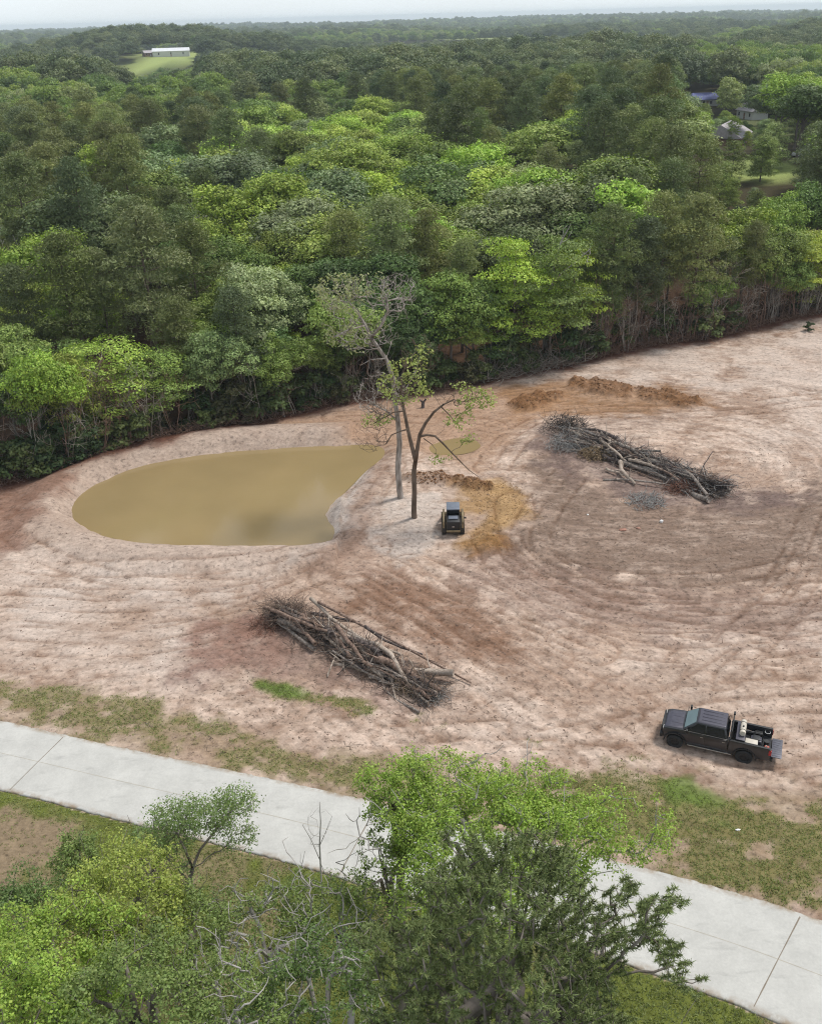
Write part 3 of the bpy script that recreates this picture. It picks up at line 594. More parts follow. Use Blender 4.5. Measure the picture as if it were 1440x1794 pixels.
# tree: (kind, crown top pixel, height, crown colour, width factor); the pixel is turned into a place on the terrain
PLACED = []
def put_tree(kind, x, y, h, cname, wf=1.0, var=None, rz=None, jit=True, zb=None):
    z = ground_z(x, y) if zb is None else zb; v = KINDS_[kind]; cm, tm = v[int(rng.integers(len(v))) if var is None else var]; s = h / (20. if kind == 'pine' else 18.)
    root = empty('pine_tree' if kind == 'pine' else 'broadleaf_tree', (x, y, z), rng.random() * 6.28 if rz is None else rz); root.scale = (s * wf, s * wf, s)
    cc = link('crown', cm, None, root); c = np.array(CO[cname]); 
    if jit: c = c * rng.uniform(.72, 1.32) * np.array([rng.uniform(.88, 1.08), 1, rng.uniform(.85, 1.15)])
    cc.color = (*c, 1); tt = link('trunk', tm, None, root); tt.color = (1, 1, 1, 1)
    PLACED.append(dict(o=root, kind=kind, x=x, y=y, h=h, c=cname, r=h * wf * (.2 if kind == 'pine' else .28))); return root
def top_at(px, py, h):
    """place whose tree of height h shows its top at the pixel"""
    v = G(px, py, h)
    for _ in range(6): v = G(px, py, h + ground_z(v.x, v.y))
    return v.x, v.y
HERO = [  # px, py of the top, kind, height, colour, width
 (235, 372, 'pine', 21, 'olive pine green', 1.35), (100, 415, 'pine', 19, 'olive pine green', 1.3), (330, 395, 'pine', 18, 'olive pine green', 1.2), (20, 470, 'pine', 16, 'dark pine green', 1.1), (165, 440, 'pine', 17, 'olive pine green', 1.1),
 (680, 352, 'pine', 19, 'olive pine green', 1.45), (600, 375, 'pine', 17, 'olive pine green', 1.2), (745, 372, 'pine', 17, 'olive pine green', 1.2), (480, 385, 'broad', 15, 'mid green', 1.1), (540, 360, 'broad', 15, 'mid green', 1.1), (640, 430, 'broad', 15, 'deep green', 1.2), (585, 440, 'broad', 14.5, 'deep green', 1.1),
 (420, 445, 'broad', 16, 'pale sage', .95), (395, 470, 'broad', 14, 'mid green', 1.0), (475, 470, 'broad', 14, 'deep green', .95), (530, 455, 'broad', 14, 'deep green', 1.0), (325, 425, 'layer', 15, 'deep green', 1.0),
 (385, 520, 'broad', 11, 'mid green', 1.1), (450, 540, 'broad', 10, 'bright spring green', 1.0), (330, 560, 'layer', 10, 'mid green', 1.0), (575, 500, 'broad', 13, 'mid green', 1.0),
 (165, 605, 'layer', 10.5, 'bright spring green', 1.5), (240, 635, 'layer', 9, 'mid green', 1.3), (30, 560, 'broad', 12, 'mid green', 1.0), (100, 600, 'layer', 10, 'mid green', 1.1), (0, 640, 'broad', 10, 'deep green', 1.1), (60, 680, 'broad', 7, 'deep green', 1.2),
 (650, 490, 'broad', 12, 'deep green', 1.1), (720, 480, 'broad', 13, 'deep green', .9), (790, 470, 'broad', 14, 'mid green', 1.1), (835, 500, 'broad', 12, 'deep green', 1.1), (820, 560, 'broad', 8, 'mid green', 1.1), (600, 560, 'broad', 9, 'deep green', 1.1), (540, 580, 'broad', 8, 'mid green', 1.1), (700, 560, 'broad', 9, 'deep green', 1.1), (760, 540, 'broad', 10, 'deep green', 1.1),
 (905, 425, 'layer', 15.5, 'bright spring green', .95), (975, 420, 'layer', 15.5, 'mid green', 1.0), (1030, 455, 'layer', 14.0, 'bright spring green', .95), (945, 520, 'layer', 10.5, 'bright spring green', 1.25), (875, 560, 'layer', 7.5, 'bright spring green', 1.2), (1010, 510, 'broad', 10, 'mid green', 1.1),
 (1100, 380, 'pine', 18, 'olive pine green', 1.2), (1150, 400, 'pine', 16, 'dark pine green', 1.2), (1200, 370, 'pine', 18, 'olive pine green', 1.1), (1265, 365, 'pine', 18, 'olive pine green', 1.35), (1230, 240, 'pine', 19, 'olive pine green', 1.3), (1180, 285, 'pine', 18, 'olive pine green', 1.2), (1110, 300, 'pine', 18, 'dark pine green', 1.2),
 (1320, 340, 'broad', 16, 'bright spring green', 1.1), (1380, 320, 'broad', 16, 'bright spring green', 1.0), (1350, 375, 'broad', 14, 'mid green', 1.0), (1430, 300, 'broad', 16, 'deep green', 1.1), (1410, 400, 'broad', 13, 'mid green', 1.0), (1180, 480, 'pine', 12, 'olive pine green', 1.2), (1100, 470, 'pine', 13, 'dark pine green', 1.2), (1300, 430, 'pine', 12, 'olive pine green', 1.0), (1245, 470, 'broad', 9, 'mid green', 1.0), (1395, 455, 'broad', 10, 'mid green', 1.0),
 (715, 265, 'broad', 17, 'bright spring green', 1.35), (775, 300, 'broad', 15, 'mid green', 1.1), (650, 285, 'broad', 16, 'bright spring green', 1.1), (545, 305, 'broad', 15, 'bright spring green', 1.1), (835, 335, 'broad', 15, 'mid green', 1.0), (905, 282, 'broad', 17, 'pale sage', 1.0), (865, 300, 'broad', 15, 'pale sage', .9), (850, 370, 'broad', 14, 'bright spring green', 1.0), (895, 360, 'broad', 13, 'grey green', .9),
 (960, 195, 'broad', 18, 'bright spring green', 1.3), (1020, 175, 'broad', 19, 'bright spring green', 1.4), (930, 220, 'broad', 16, 'mid green', 1.1), (1060, 230, 'pine', 17, 'olive pine green', 1.1), (860, 225, 'pine', 18, 'olive pine green', 1.1), (960, 255, 'pine', 17, 'olive pine green', 1.2), (1010, 250, 'pine', 16, 'olive pine green', 1.2),
 (110, 320, 'broad', 16, 'bright spring green', 1.2), (50, 315, 'broad', 16, 'mid green', 1.2), (100, 375, 'broad', 14, 'bright spring green', 1.0), (170, 385, 'broad', 12, 'bright spring green', 1.0), (70, 245, 'broad', 16, 'grey green', 1.2), (150, 270, 'broad', 16, 'mid green', 1.1), (230, 265, 'broad', 16, 'yellow green', 1.1), (280, 255, 'broad', 17, 'pale sage', 1.2), (325, 205, 'broad', 17, 'grey green', 1.1), (400, 215, 'broad', 16, 'pale sage', .9), (450, 215, 'broad', 16, 'yellow green', 1.2), (500, 230, 'broad', 15, 'yellow green', 1.1), (520, 260, 'broad', 15, 'mid green', 1.1), (350, 240, 'broad', 16, 'mid green', 1.1), (470, 245, 'pine', 16, 'olive pine green', 1.2), (400, 290, 'pine', 16, 'olive pine green', 1.2), (350, 300, 'pine', 17, 'olive pine green', 1.2), (500, 300, 'pine', 16, 'dark pine green', 1.2), (590, 300, 'pine', 16, 'olive pine green', 1.1), (430, 350, 'pine', 14, 'grey green', 1.1), (300, 350, 'broad', 14, 'mid green', 1.0), (380, 365, 'broad', 13, 'pale sage', .8), (810, 425, 'pine', 14, 'olive pine green', 1.1), (30, 370, 'broad', 12, 'grey green', 1.0),
 (550, 160, 'broad', 19, 'pale sage', 1.2), (605, 165, 'broad', 18, 'grey green', 1.3), (570, 205, 'broad', 16, 'grey green', .9), (700, 168, 'broad', 18, 'mid green', 1.1), (720, 185, 'broad', 17, 'bright spring green', 1.0), (640, 215, 'broad', 16, 'yellow green', 1.1), (700, 215, 'broad', 16, 'mid green', 1.1), (770, 215, 'broad', 15, 'grey green', 1.1), (300, 130, 'pine', 19, 'dark pine green', 1.1), (355, 110, 'pine', 22, 'dark pine green', 1.2), (230, 160, 'broad', 18, 'yellow green', 1.2), (340, 155, 'broad', 18, 'mid green', 1.2), (170, 125, 'broad', 20, 'mid green', 1.1), (85, 220, 'broad', 15, 'yellow green', 1.0), (40, 150, 'pine', 19, 'dark pine green', 1.0), (180, 200, 'broad', 17, 'deep green', 1.3), (230, 210, 'broad', 16, 'deep green', 1.2), (120, 175, 'broad', 17, 'mid green', 1.3), (40, 180, 'broad', 17, 'yellow green', 1.2), (285, 170, 'broad', 17, 'deep green', 1.3), (440, 150, 'pine', 18, 'olive pine green', 1.1),
 (1170, 205, 'broad', 17, 'pale sage', 1.5), (1235, 180, 'broad', 10, 'mid green', 1.0), (1310, 108, 'broad', 21, 'mid green', 1.3), (1265, 95, 'broad', 22, 'mid green', 1.2), (1320, 82, 'broad', 22, 'mid green', 1.3), (1215, 85, 'broad', 21, 'deep green', 1.2), (1385, 100, 'broad', 21, 'grey green', 1.3), (1370, 165, 'broad', 11, 'bright spring green', .9), (1420, 160, 'broad', 15, 'grey green', 1.2), (1340, 215, 'broad', 13, 'grey green', 1.3), (1400, 195, 'broad', 15, 'grey green', 1.2), (1300, 185, 'broad', 13, 'grey green', 1.0), (1120, 130, 'pine', 21, 'grey green', 1.3), (1170, 140, 'pine', 20, 'grey green', 1.3), (1080, 150, 'pine', 20, 'olive pine green', 1.3), (1440, 215, 'broad', 13, 'grey green', 1.2)]
# windows of the photograph that must stay open to something behind: (x0, x1, y0, y1, distance of that thing)
OPEN = [(1286, 1372, 289, 308, 215), (1242, 1272, 200, 236, 0), (1306, 1330, 178, 204, 0), (1205, 1258, 154, 178, 0), (262, 340, 72, 114, 0), (208, 262, 102, 126, 0), (1398, 1418, 258, 276, 0)]
TGT = {1: (1272, 226, 4.5), 2: (1318, 192, 3.5), 3: (1232, 166, 4.5), 4: (300, 92, 4), 5: (237, 122, 0), 6: (1404, 268, 1)}
for i, q in TGT.items(): v_ = GF(*q); OPEN[i] = OPEN[i][:4] + (math.hypot(v_.x, v_.y) - 6,)
def blocked(x, y, h, r, z):
    tx, ty = proj(x, y, z + h); bx, by = proj(x, y, z + h * .25); d = math.hypot(x, y); rp = r / d * F
    for x0, x1, y0, y1, D in OPEN:
        if d < D and tx + rp > x0 and tx - rp < x1 and ty < y1 and by > y0: return True
    return False
for px, py, kind, h, c, wf in HERO:
    if kind == 'pine': wf *= .86
    if px > 1215 and py < 300: kind = 'edge' if kind == 'broad' else kind
    x, y = top_at(px, py, h)
    if kind == 'edge' and 'blocked' in globals(): pass
    if y < edge_y(x) + 1.5:      # keep the stem inside the wood: shift back along its own line
        y = float(edge_y(x)) + 1.5 + random.random() * 2
    if blocked(x, y, h, h * .14, ground_z(x, y)): print('hero in the way', px, py, y); continue
    put_tree(kind, x, y, h, c, wf)
def species(x, y):
    px, py = proj(x, y, 15); pine = fbm(x / 45, y / 45, 101, 3)
    if 330 < y < 620 and 640 < px + 60 * math.sin(y / 37) < 1230: pine += .3
    elif 250 < y <= 330 and 720 < px < 1200: pine += .2
    if px > 1210 and py < 290: pine -= .3
    if py > 420 and px > 1060: pine += .25
    if px < 330 and py > 380: pine += .18
    if px < 650 and 150 < py < 330: pine -= .08
    return pine
def random_tree(x, y, front=False):
    s = species(x, y); r = rng.random()
    if s + (r - .5) * .25 > .585:
        return 'pine', rng.uniform(16, 22), ('dark pine green' if rng.random() < .45 else 'olive pine green'), rng.uniform(.9, 1.2)
    c = rng.choice(['bright spring green', 'yellow green', 'mid green', 'deep green', 'grey green', 'pale sage'], p=[.24, .17, .24, .12, .14, .09])
    return (('layer' if rng.random() < .25 else 'edge') if front and rng.random() < (.22 if x < 8 else .6) else 'broad'), rng.uniform(12, 17.5), str(c), rng.uniform(.9, 1.3)
# fill the wood
grid = {}
def near_ok(x, y, d):
    for t in PLACED:
        if (t['x'] - x) ** 2 + (t['y'] - y) ** 2 < d * d: return False
    return True
cand = []
yy = 80.0
for D0, D1, sp in ((0, 8, 4.6), (8, 55, 7.4), (55, 340, 10.2)):
    xs = np.arange(-230, 250, sp)
    for x in xs:
        for k in np.arange(D0, D1, sp):
            jx, jy = x + rng.uniform(-.42, .42) * sp, k + rng.uniform(-.42, .42) * sp; yv = float(edge_y(jx)) + 1.6 + jy
            cand.append((jx, yv, D0 == 0, sp))
cand.sort(key=lambda q: q[1])
FAR0 = 385.0; npine = sum(t['kind'] == 'pine' for t in PLACED); nbroad = len(PLACED) - npine; LEFT = []
for x, y, fr, sp in cand:
    if y > FAR0: continue
    px, py = proj(x, y, 12)
    if px < -90 or px > 1530: continue
    kind, h, c, wf = random_tree(x, y, fr)
    if not fr and y > 130: wf *= (1.0 if kind == 'pine' else 1.1); h = min(h * 1.2, 23)
    if fr: h *= rng.uniform(.55, .88)
    if fr and 1010 < px < 1500 and rng.random() < .8: kind, c = 'pine', 'olive pine green'; h = rng.uniform(11, 15); wf = rng.uniform(.75, 1.0)
    z = ground_z(x, y); r = h * wf * (.2 if kind == 'pine' else .28)
    if blocked(x, y, h, r * .85, z): 
        h = rng.uniform(7, 10); kind = 'edge'
        if blocked(x, y, h, h * .15, z): h = rng.uniform(3, 5)
        if blocked(x, y, h, h * .2, z): continue
    if not near_ok(x, y, sp * .62): continue
    if kind == 'pine':
        if npine >= 296: LEFT.append((x, y, z, h, 1)); continue
        npine += 1
    else:
        if nbroad >= 296: LEFT.append((x, y, z, h, 0)); continue
        nbroad += 1
    put_tree(kind, x, y, h, c, wf)
print('trees', npine, nbroad, 'left over', len(LEFT))
# names for every tree: band behind the clearing, kind, colour, place counted from the pond end
bands = {}
for t in PLACED:
    d = t['y'] - float(edge_y(t['x'])); t['px'] = proj(t['x'], t['y'], t['h'])[0]
    b = 'in the front row' if d < 5.5 else 'in the second rank' if d < 14 else 'in the third rank' if d < 27 else 'in the fourth rank' if d < 45 else 'in the fifth rank' if d < 70 else 'in the sixth rank' if d < 100 else 'in the seventh rank' if d < 135 else 'in the last rank'
    bands.setdefault((b, t['kind'] == 'pine', t['c']), []).append(t)
for (b, pn, c), L in bands.items():
    L.sort(key=lambda t: t['px'])
    for i, t in enumerate(L, 1):
        lab = f"{c.replace(' pine green', '')} {'pine' if pn else 'broadleaf'}, {ordw(i)} from the pond end {b} of the wood"
        tag(t['o'], lab.replace(' of the wood', '').replace(' the pond end', ' the pond').replace(' from the pond end', ' from the pond'), 'pine tree' if pn else 'broadleaf tree', 'pines of the wood' if pn else 'broadleaf trees of the wood')
# ---- far wood: points with instanced crowns, one object
def far_kind(kind, seed, h, per, size, mat):
    R = np.random.default_rng(seed); L = crown_lobes(kind, R, h); C, Nn, D = lobes_to_leaves(L, per, R, size, kind); me = leaf_mesh('tree_mass', C, Nn, size, D, aspect=.8, R=R); me.materials.append(mat)
    o = bpy.data.objects.new('tree_mass', me); HIDE.objects.link(o); return o
MF1 = leaf_mat('far_pine_leaf', 'RAMP', [(0, (.09, .125, .06)), (1, (.20, .225, .10)), (.5, (.135, .17, .075))], .15)
MF2 = leaf_mat('far_broad_leaf', 'RAMP', [(0, (.11, .17, .065)), (1, (.33, .36, .21)), (.3, (.17, .24, .075)), (.55, (.25, .33, .08)), (.8, (.31, .36, .10))], .3)
for i in range(3): far_kind('broad', 200 + i, 18, 190, .42, MF2).name = f'a_tree_mass{i}'
for i in range(3): far_kind('broad', 210 + i, 19, 190, .40, MF1).name = f'b_tree_mass{i}'
P_, S_, I_ = [], [], []
for x, y, z, h, pn in LEFT: P_.append((x, y, z)); S_.append(h / 18); I_.append(3 + int(rng.integers(3)) if pn else int(rng.integers(3)))
y = FAR0 - 3
while y < 6500:
    sp = 10.5 if y < 900 else 12.5 if y < 1500 else 16 if y < 2600 else 30; sc = 1.38 if y < 900 else 1.45 if y < 1500 else 1.5 if y < 2600 else 1.9
    half = y * .56 + 40; xs = np.arange(-half, half, sp)
    for x in xs:
        jx, jy = x + rng.uniform(-.45, .45) * sp, y + rng.uniform(-.45, .45) * sp
        inf = False
        for c, rx, ry in FIELDS:
            if ((jx - c.x) / rx) ** 2 + ((jy - c.y) / ry) ** 2 < 1: inf = True; break
        if inf and rng.random() < .985: continue
        pine = species(jx, jy); q = fbm(jx / 140, jy / 140, 111, 2); 
        if y > 600: pine = float(fbm(jx / 70, jy / 130, 111, 3)) * .7 + float(q) * .3 + .02
        if y > 1500 and fbm(jx / 420, jy / 260, 115, 2) < .33: continue
        if y < 700 and False: pass
        P_.append([jx, jy]); k = pine + rng.uniform(-.08, .08) > (.53 if y < 600 else .55)
        big = fbm(jx / 60, jy / 60, 117, 2); s = sc * rng.uniform(.75, 1.12) * (.65 + .7 * big) * (1.12 if k else .95)
        S_.append(s); I_.append(3 + int(rng.integers(3)) if k else int(rng.integers(3)))
    y += sp * .95
P3 = np.array([(p[0], p[1], 0.) for p in P_]); S_ = np.array(S_); I_ = np.array(I_)
xi = np.clip(np.searchsorted(XA, P3[:, 0]) - 1, 0, NX - 2); yi = np.clip(np.searchsorted(YA, P3[:, 1]) - 1, 0, NY - 2); P3[:, 2] = Z[yi, xi] * .5 + Z[yi + 1, xi + 1] * .5 - .3 - 5.5 * (S_ - 1).clip(0)
keep = np.ones(len(P3), bool)
for i in range(len(P3)):
    if P3[i, 1] < 2600 and blocked(P3[i, 0], P3[i, 1], 18 * S_[i], 5, P3[i, 2]): keep[i] = False
P3, S_, I_ = P3[keep], S_[keep], I_[keep]
print('far trees', len(P3))
me = bpy.data.meshes.new('far_woodland'); me.vertices.add(len(P3)); me.vertices.foreach_set('co', P3.astype(np.float32).ravel())
a = me.attributes.new('s', 'FLOAT', 'POINT'); a.data.foreach_set('value', S_.astype(np.float32))
a = me.attributes.new('k', 'INT', 'POINT'); a.data.foreach_set('value', I_.astype(np.int32))
a = me.attributes.new('rz', 'FLOAT', 'POINT'); a.data.foreach_set('value', (rng.random(len(P3)) * 6.28).astype(np.float32))
fw = link('far_woodland', me); tag(fw, 'unbroken far-off woodland fading into blue haze at the horizon', 'woodland', kind='stuff')
ng = bpy.data.node_groups.new('scatter', 'GeometryNodeTree'); ng.interface.new_socket('Geometry', in_out='INPUT', socket_type='NodeSocketGeometry'); ng.interface.new_socket('Geometry', in_out='OUTPUT', socket_type='NodeSocketGeometry')
gi = ng.nodes.new('NodeGroupInput'); go = ng.nodes.new('NodeGroupOutput'); ip = ng.nodes.new('GeometryNodeInstanceOnPoints'); ci = ng.nodes.new('GeometryNodeCollectionInfo'); ci.inputs[0].default_value = HIDE; ci.inputs['Separate Children'].default_value = True
def nat(nm, ty):
    q = ng.nodes.new('GeometryNodeInputNamedAttribute'); q.data_type = ty; q.inputs[0].default_value = nm; return q.outputs[0]
cb = ng.nodes.new('ShaderNodeCombineXYZ'); ng.links.new(nat('rz', 'FLOAT'), cb.inputs[2])
ng.links.new(gi.outputs[0], ip.inputs['Points']); ng.links.new(ci.outputs[0], ip.inputs['Instance']); ip.inputs['Pick Instance'].default_value = True
ng.links.new(nat('k', 'INT'), ip.inputs['Instance Index']); ng.links.new(cb.outputs[0], ip.inputs['Rotation']); ng.links.new(nat('s', 'FLOAT'), ip.inputs['Scale']); ng.links.new(ip.outputs[0], go.inputs[0])
md = fw.modifiers.new('scatter', 'NODES'); md.node_group = ng
# ------------------------------------------------------------------ trees grown limb by limb (clearing and this side of the road)
def path_between(a, b, R, wob, n):
    L = (b - a).length; o = []
    for i in range(1, n + 1):
        t = i / n; q = a.lerp(b, t); k = math.sin(math.pi * t) * L * wob; o.append(q + Vector(R.normal(size=3)) * k + Vector((0, 0, -.06 * L * math.sin(math.pi * t))))
    return o
def grown(stems, targets, R, rtip=.012, wob=.07, expo=2.3, sides=7, droop=0):
    """stems: list of polylines [(point, radius)...]; targets are joined one by one to the nearest wood already grown"""
    P, par, fixed = [], [], []
    for st in stems:
        start = -1
        if P:
            q = Vector(st[0][0]); j = min(range(len(P)), key=lambda k: (P[k] - q).length_squared)
            if (P[j] - q).length < .6: start = j
        prev = start
        for p_, r_ in st: P.append(Vector(p_)); par.append(prev); fixed.append(r_); prev = len(P) - 1
    arr = [tuple(p) for p in P]; NA = np.array(arr); c = NA.mean(0)
    targets = sorted(targets, key=lambda t: min((Vector(a) - t).length for a in arr[::3]))
    for t in targets:
        ta = np.array(t); d = np.linalg.norm(NA - ta, axis=1) + np.maximum(0, NA[:, 2] - ta[2] + .2) * .9
        j = int(d.argmin()); a = P[j]; L = (t - a).length; prev = j; new = []
        for q in path_between(a, t, R, wob, max(1, min(6, int(L / .45) + 1))): P.append(q); par.append(prev); fixed.append(0); prev = len(P) - 1; new.append(tuple(q))
        NA = np.vstack([NA, np.array(new)])
    n = len(P); acc = [0.0] * n; kids = [[] for _ in range(n)]
    for i in range(n - 1, -1, -1):
        if acc[i] == 0: acc[i] = rtip ** expo
        if par[i] >= 0: acc[par[i]] += acc[i]; kids[par[i]].append(i)
    rad = [max(fixed[i], min(acc[i] ** (1 / expo), .30)) for i in range(n)]
    T = Tubes(); 
    starts = [(i, None) for i in range(n) if par[i] < 0]
    while starts:
        i, pr = starts.pop(); chain, rr = ([P[pr]], [rad[i]]) if pr is not None else ([], [])
        while True:
            chain.append(P[i]); rr.append(rad[i]); ks = kids[i]
            if not ks: rr[-1] *= .5; break
            m_ = max(ks, key=lambda k: rad[k])
            for k in ks:
                if k != m_: starts.append((k, i))
            i = m_
        if len(chain) > 1: T.add(chain, rr, sides if max(rr) > .05 else 4 if max(rr) > .02 else 3)
    return T
M_LFORE = leaf_mat('leaf_near', trans=.25, var=.45); M_NFORE = leaf_mat('needle_near', trans=.1, var=.5)
def shell_targets(c, rad, n, R, lo=.45, zb=-.55, lump=.34, gaps=()):
    o = []; ph = R.random(6) * 6.28
    while len(o) < n:
        v = unit(R.normal(size=3)); 
        if v[2] < zb: continue
        k = R.uniform(lo, 1) ** .6 * (1 + lump * math.sin(3 * math.atan2(v[1], v[0]) + ph[0]) * math.cos(2.5 * v[2] + ph[1]) + lump * .7 * math.sin(7 * v[0] + ph[2]) * math.sin(6 * v[1] + ph[3]))
        q = Vector((c[0] + v[0] * rad[0] * k, c[1] + v[1] * rad[1] * k, c[2] + v[2] * rad[2] * k))
        if any((q - Vector(g[:3])).length < g[3] for g in gaps): continue
        o.append(q)
    return o
def clumps(T_, R, per, spread, size, aspect=.62, flat=.75, name='crown'):
    P = np.array([tuple(t) for t in T_]); n = len(P); k = (per * R.uniform(.5, 1.5, n)).astype(int); idx = np.repeat(np.arange(n), k); v = unit(R.normal(size=(len(idx), 3)))
    sp = (spread * R.uniform(.7, 1.35, n))[idx, None]; C = P[idx] + v * sp * (R.random((len(idx), 1)) ** .45) * np.array([1, 1, flat]); Nn = unit(v * .8 + [0, 0, .55] + R.normal(size=C.shape) * .45)
    D = np.clip((R.random(n) * .5 + .25)[idx] + R.normal(size=len(idx)) * .2, 0, 1); return leaf_mesh(name, C, Nn, size, D, aspect=aspect, R=R)
def near_tree(name, base, stems, leafy, bare, R, colr, per=45, spread=.42, size=.15, bark=None, label='', cat='tree', rtip=.012, mat=None, wob=.07, group=None, aspect=.62):
    b = Vector(base); root = empty(name, b); T = grown([[(Vector(p) - b, r) for p, r in s] for s in stems], [Vector(t) - b for t in list(leafy) + list(bare)], R, rtip, wob, 2.7 if len(bare) > 300 else 2.3)
    link('trunk', T.mesh('trunk'), bark or M_BARK, root)
    if leafy:
        me = clumps([Vector(t) - b for t in leafy], R, per, spread, size, aspect); c = link('crown', me, mat or M_LFORE, root); c.color = (*colr, 1)
    tag(root, label, cat, group); return root
def pix(pts, Y, dy=0, R=None):
    return [atY(px, py, Y + (R.normal() * dy if dy else 0)) for px, py in pts]
R_ = np.random.default_rng(55); M_TWB = bark_mat('bark_twin', (.17, .14, .115), (.46, .41, .37))
# --- tall half-bare tree, rear one of the pair
b = on(702, 872); YA_ = b.y
def st(pts, Y, r0, r1, dys=None):
    n = len(pts); return [(atY(x, y, Y + (dys[i] if dys else 0)), r0 + (r1 - r0) * i / (n - 1)) for i, (x, y) in enumerate(pts)]
def blob(cx_, cy_, rx, ry, n, Y, dY, R): 
    o = []
    for _ in range(n):
        a = R.random() * 6.28; q = math.sqrt(R.random()); o.append(atY(cx_ + rx * q * math.cos(a), cy_ + ry * q * math.sin(a), Y + R.uniform(-dY, dY)))
    return o
sA = [st([(703, 878), (700, 858), (697, 820), (700, 775), (697, 735), (691, 695), (688, 660), (676, 628), (662, 608)], YA_, .31, .14, [0, 0, .1, .25, .1, -.1, 0, .2, .3]), st([(662, 608), (650, 592), (640, 570), (628, 550), (612, 530), (600, 512)], YA_, .17, .05, [0, .3, .6, 1, 1.4, 1.8]), st([(650, 592), (668, 570), (680, 545), (676, 520), (688, 498)], YA_, .14, .04, [.3, 0, -.5, -1, -1.4]),
      st([(676, 528), (700, 522), (722, 520)], YA_, .06, .02, [-.8, -1.2, -1.6]), st([(640, 570), (610, 578), (585, 590), (572, 602)], YA_, .08, .02, [.6, -.4, -1, -1.5]), st([(676, 628), (650, 630), (632, 640)], YA_, .07, .03), st([(697, 740), (680, 722), (662, 712), (645, 700)], YA_, .06, .02, [0, -.5, -1, -1.4]), st([(692, 700), (712, 680), (728, 650), (735, 625)], YA_, .08, .02, [0, .5, 1, 1.4]), st([(688, 665), (668, 656), (650, 660)], YA_, .06, .02, [0, .6, 1.1]), st([(612, 530), (585, 525), (562, 520)], YA_, .06, .02, [1.4, 2, 2.4])]
leafy = blob(590, 515, 42, 34, 95, YA_, 2.6, R_) + blob(640, 505, 40, 30, 40, YA_, 2.5, R_) + blob(600, 560, 40, 30, 35, YA_, 2.5, R_) + blob(610, 600, 40, 22, 22, YA_, 2, R_)
bare = blob(640, 530, 70, 52, 260, YA_, 2.8, R_) + blob(698, 510, 34, 36, 220, YA_, 2.2, R_) + blob(668, 690, 50, 44, 330, YA_, 2.2, R_) + blob(640, 590, 58, 30, 170, YA_, 2.4, R_)
near_tree('broadleaf_tree', b, sA, leafy, bare, R_, (.30, .32, .16), per=7, spread=.5, size=.25, wob=.05, bark=M_TWB, label='tall half-bare pale tree, the rear one of the twin trees beside the pond', cat='broadleaf tree', rtip=.017)
# --- forked tree in front of it
b = on(726, 907); YB_ = b.y
sB = [st([(726, 910), (725, 893), (726, 862), (725, 825), (728, 806)], YB_, .26, .19), st([(728, 806), (721, 780), (714, 750), (707, 715), (702, 690), (704, 660), (712, 630)], YB_, .2, .05, [0, 0, .2, .4, .6, .8, 1]), st([(728, 806), (731, 785), (735, 762), (745, 742), (760, 722), (778, 708), (795, 700)], YB_, .2, .06, [0, -.2, -.4, -.6, -.8, -1, -1]),
      st([(735, 765), (748, 762), (762, 764), (776, 777), (790, 792), (806, 808), (822, 824), (842, 838)], YB_, .12, .025, [-.4, -.6, -.8, -1, -1.2, -1.4, -1.6, -1.8]), st([(772, 712), (786, 726), (800, 742)], YB_, .06, .02, [-1, -1.3, -1.6]), st([(714, 752), (700, 756), (686, 762), (676, 778)], YB_, .07, .02), st([(708, 720), (690, 722), (672, 732), (655, 742)], YB_, .07, .02), st([(742, 768), (756, 778), (764, 788)], YB_, .05, .02), st([(704, 700), (725, 672), (740, 640)], YB_, .07, .02)]
leafy = blob(705, 668, 42, 38, 100, YB_, 2.2, R_) + blob(735, 625, 22, 24, 22, YB_, 1.6, R_) + blob(835, 698, 32, 20, 55, YB_ - .8, 1.5, R_) + blob(805, 735, 28, 22, 26, YB_ - 1.2, 1.3, R_) + blob(660, 735, 26, 12, 24, YB_, 1.2, R_) + blob(745, 690, 10, 10, 8, YB_, .8, R_) + blob(820, 768, 16, 8, 10, YB_ - 1.4, .8, R_) + blob(770, 802, 22, 8, 8, YB_ - .6, .6, R_) + blob(815, 678, 20, 10, 14, YB_ - .8, 1.2, R_)
bare = blob(800, 688, 42, 24, 150, YB_ - .8, 1.6, R_) + blob(735, 620, 36, 36, 170, YB_, 1.8, R_) + blob(670, 690, 46, 38, 240, YB_, 2, R_) + blob(652, 760, 34, 34, 130, YB_, 1.5, R_)
near_tree('broadleaf_tree', b, sB, leafy, bare, R_, (.32, .37, .11), per=8, spread=.42, size=.24, bark=M_BARKD, label='forked tree with drooping limb, the front one of the twin trees by the track loader', cat='broadleaf tree', rtip=.012)
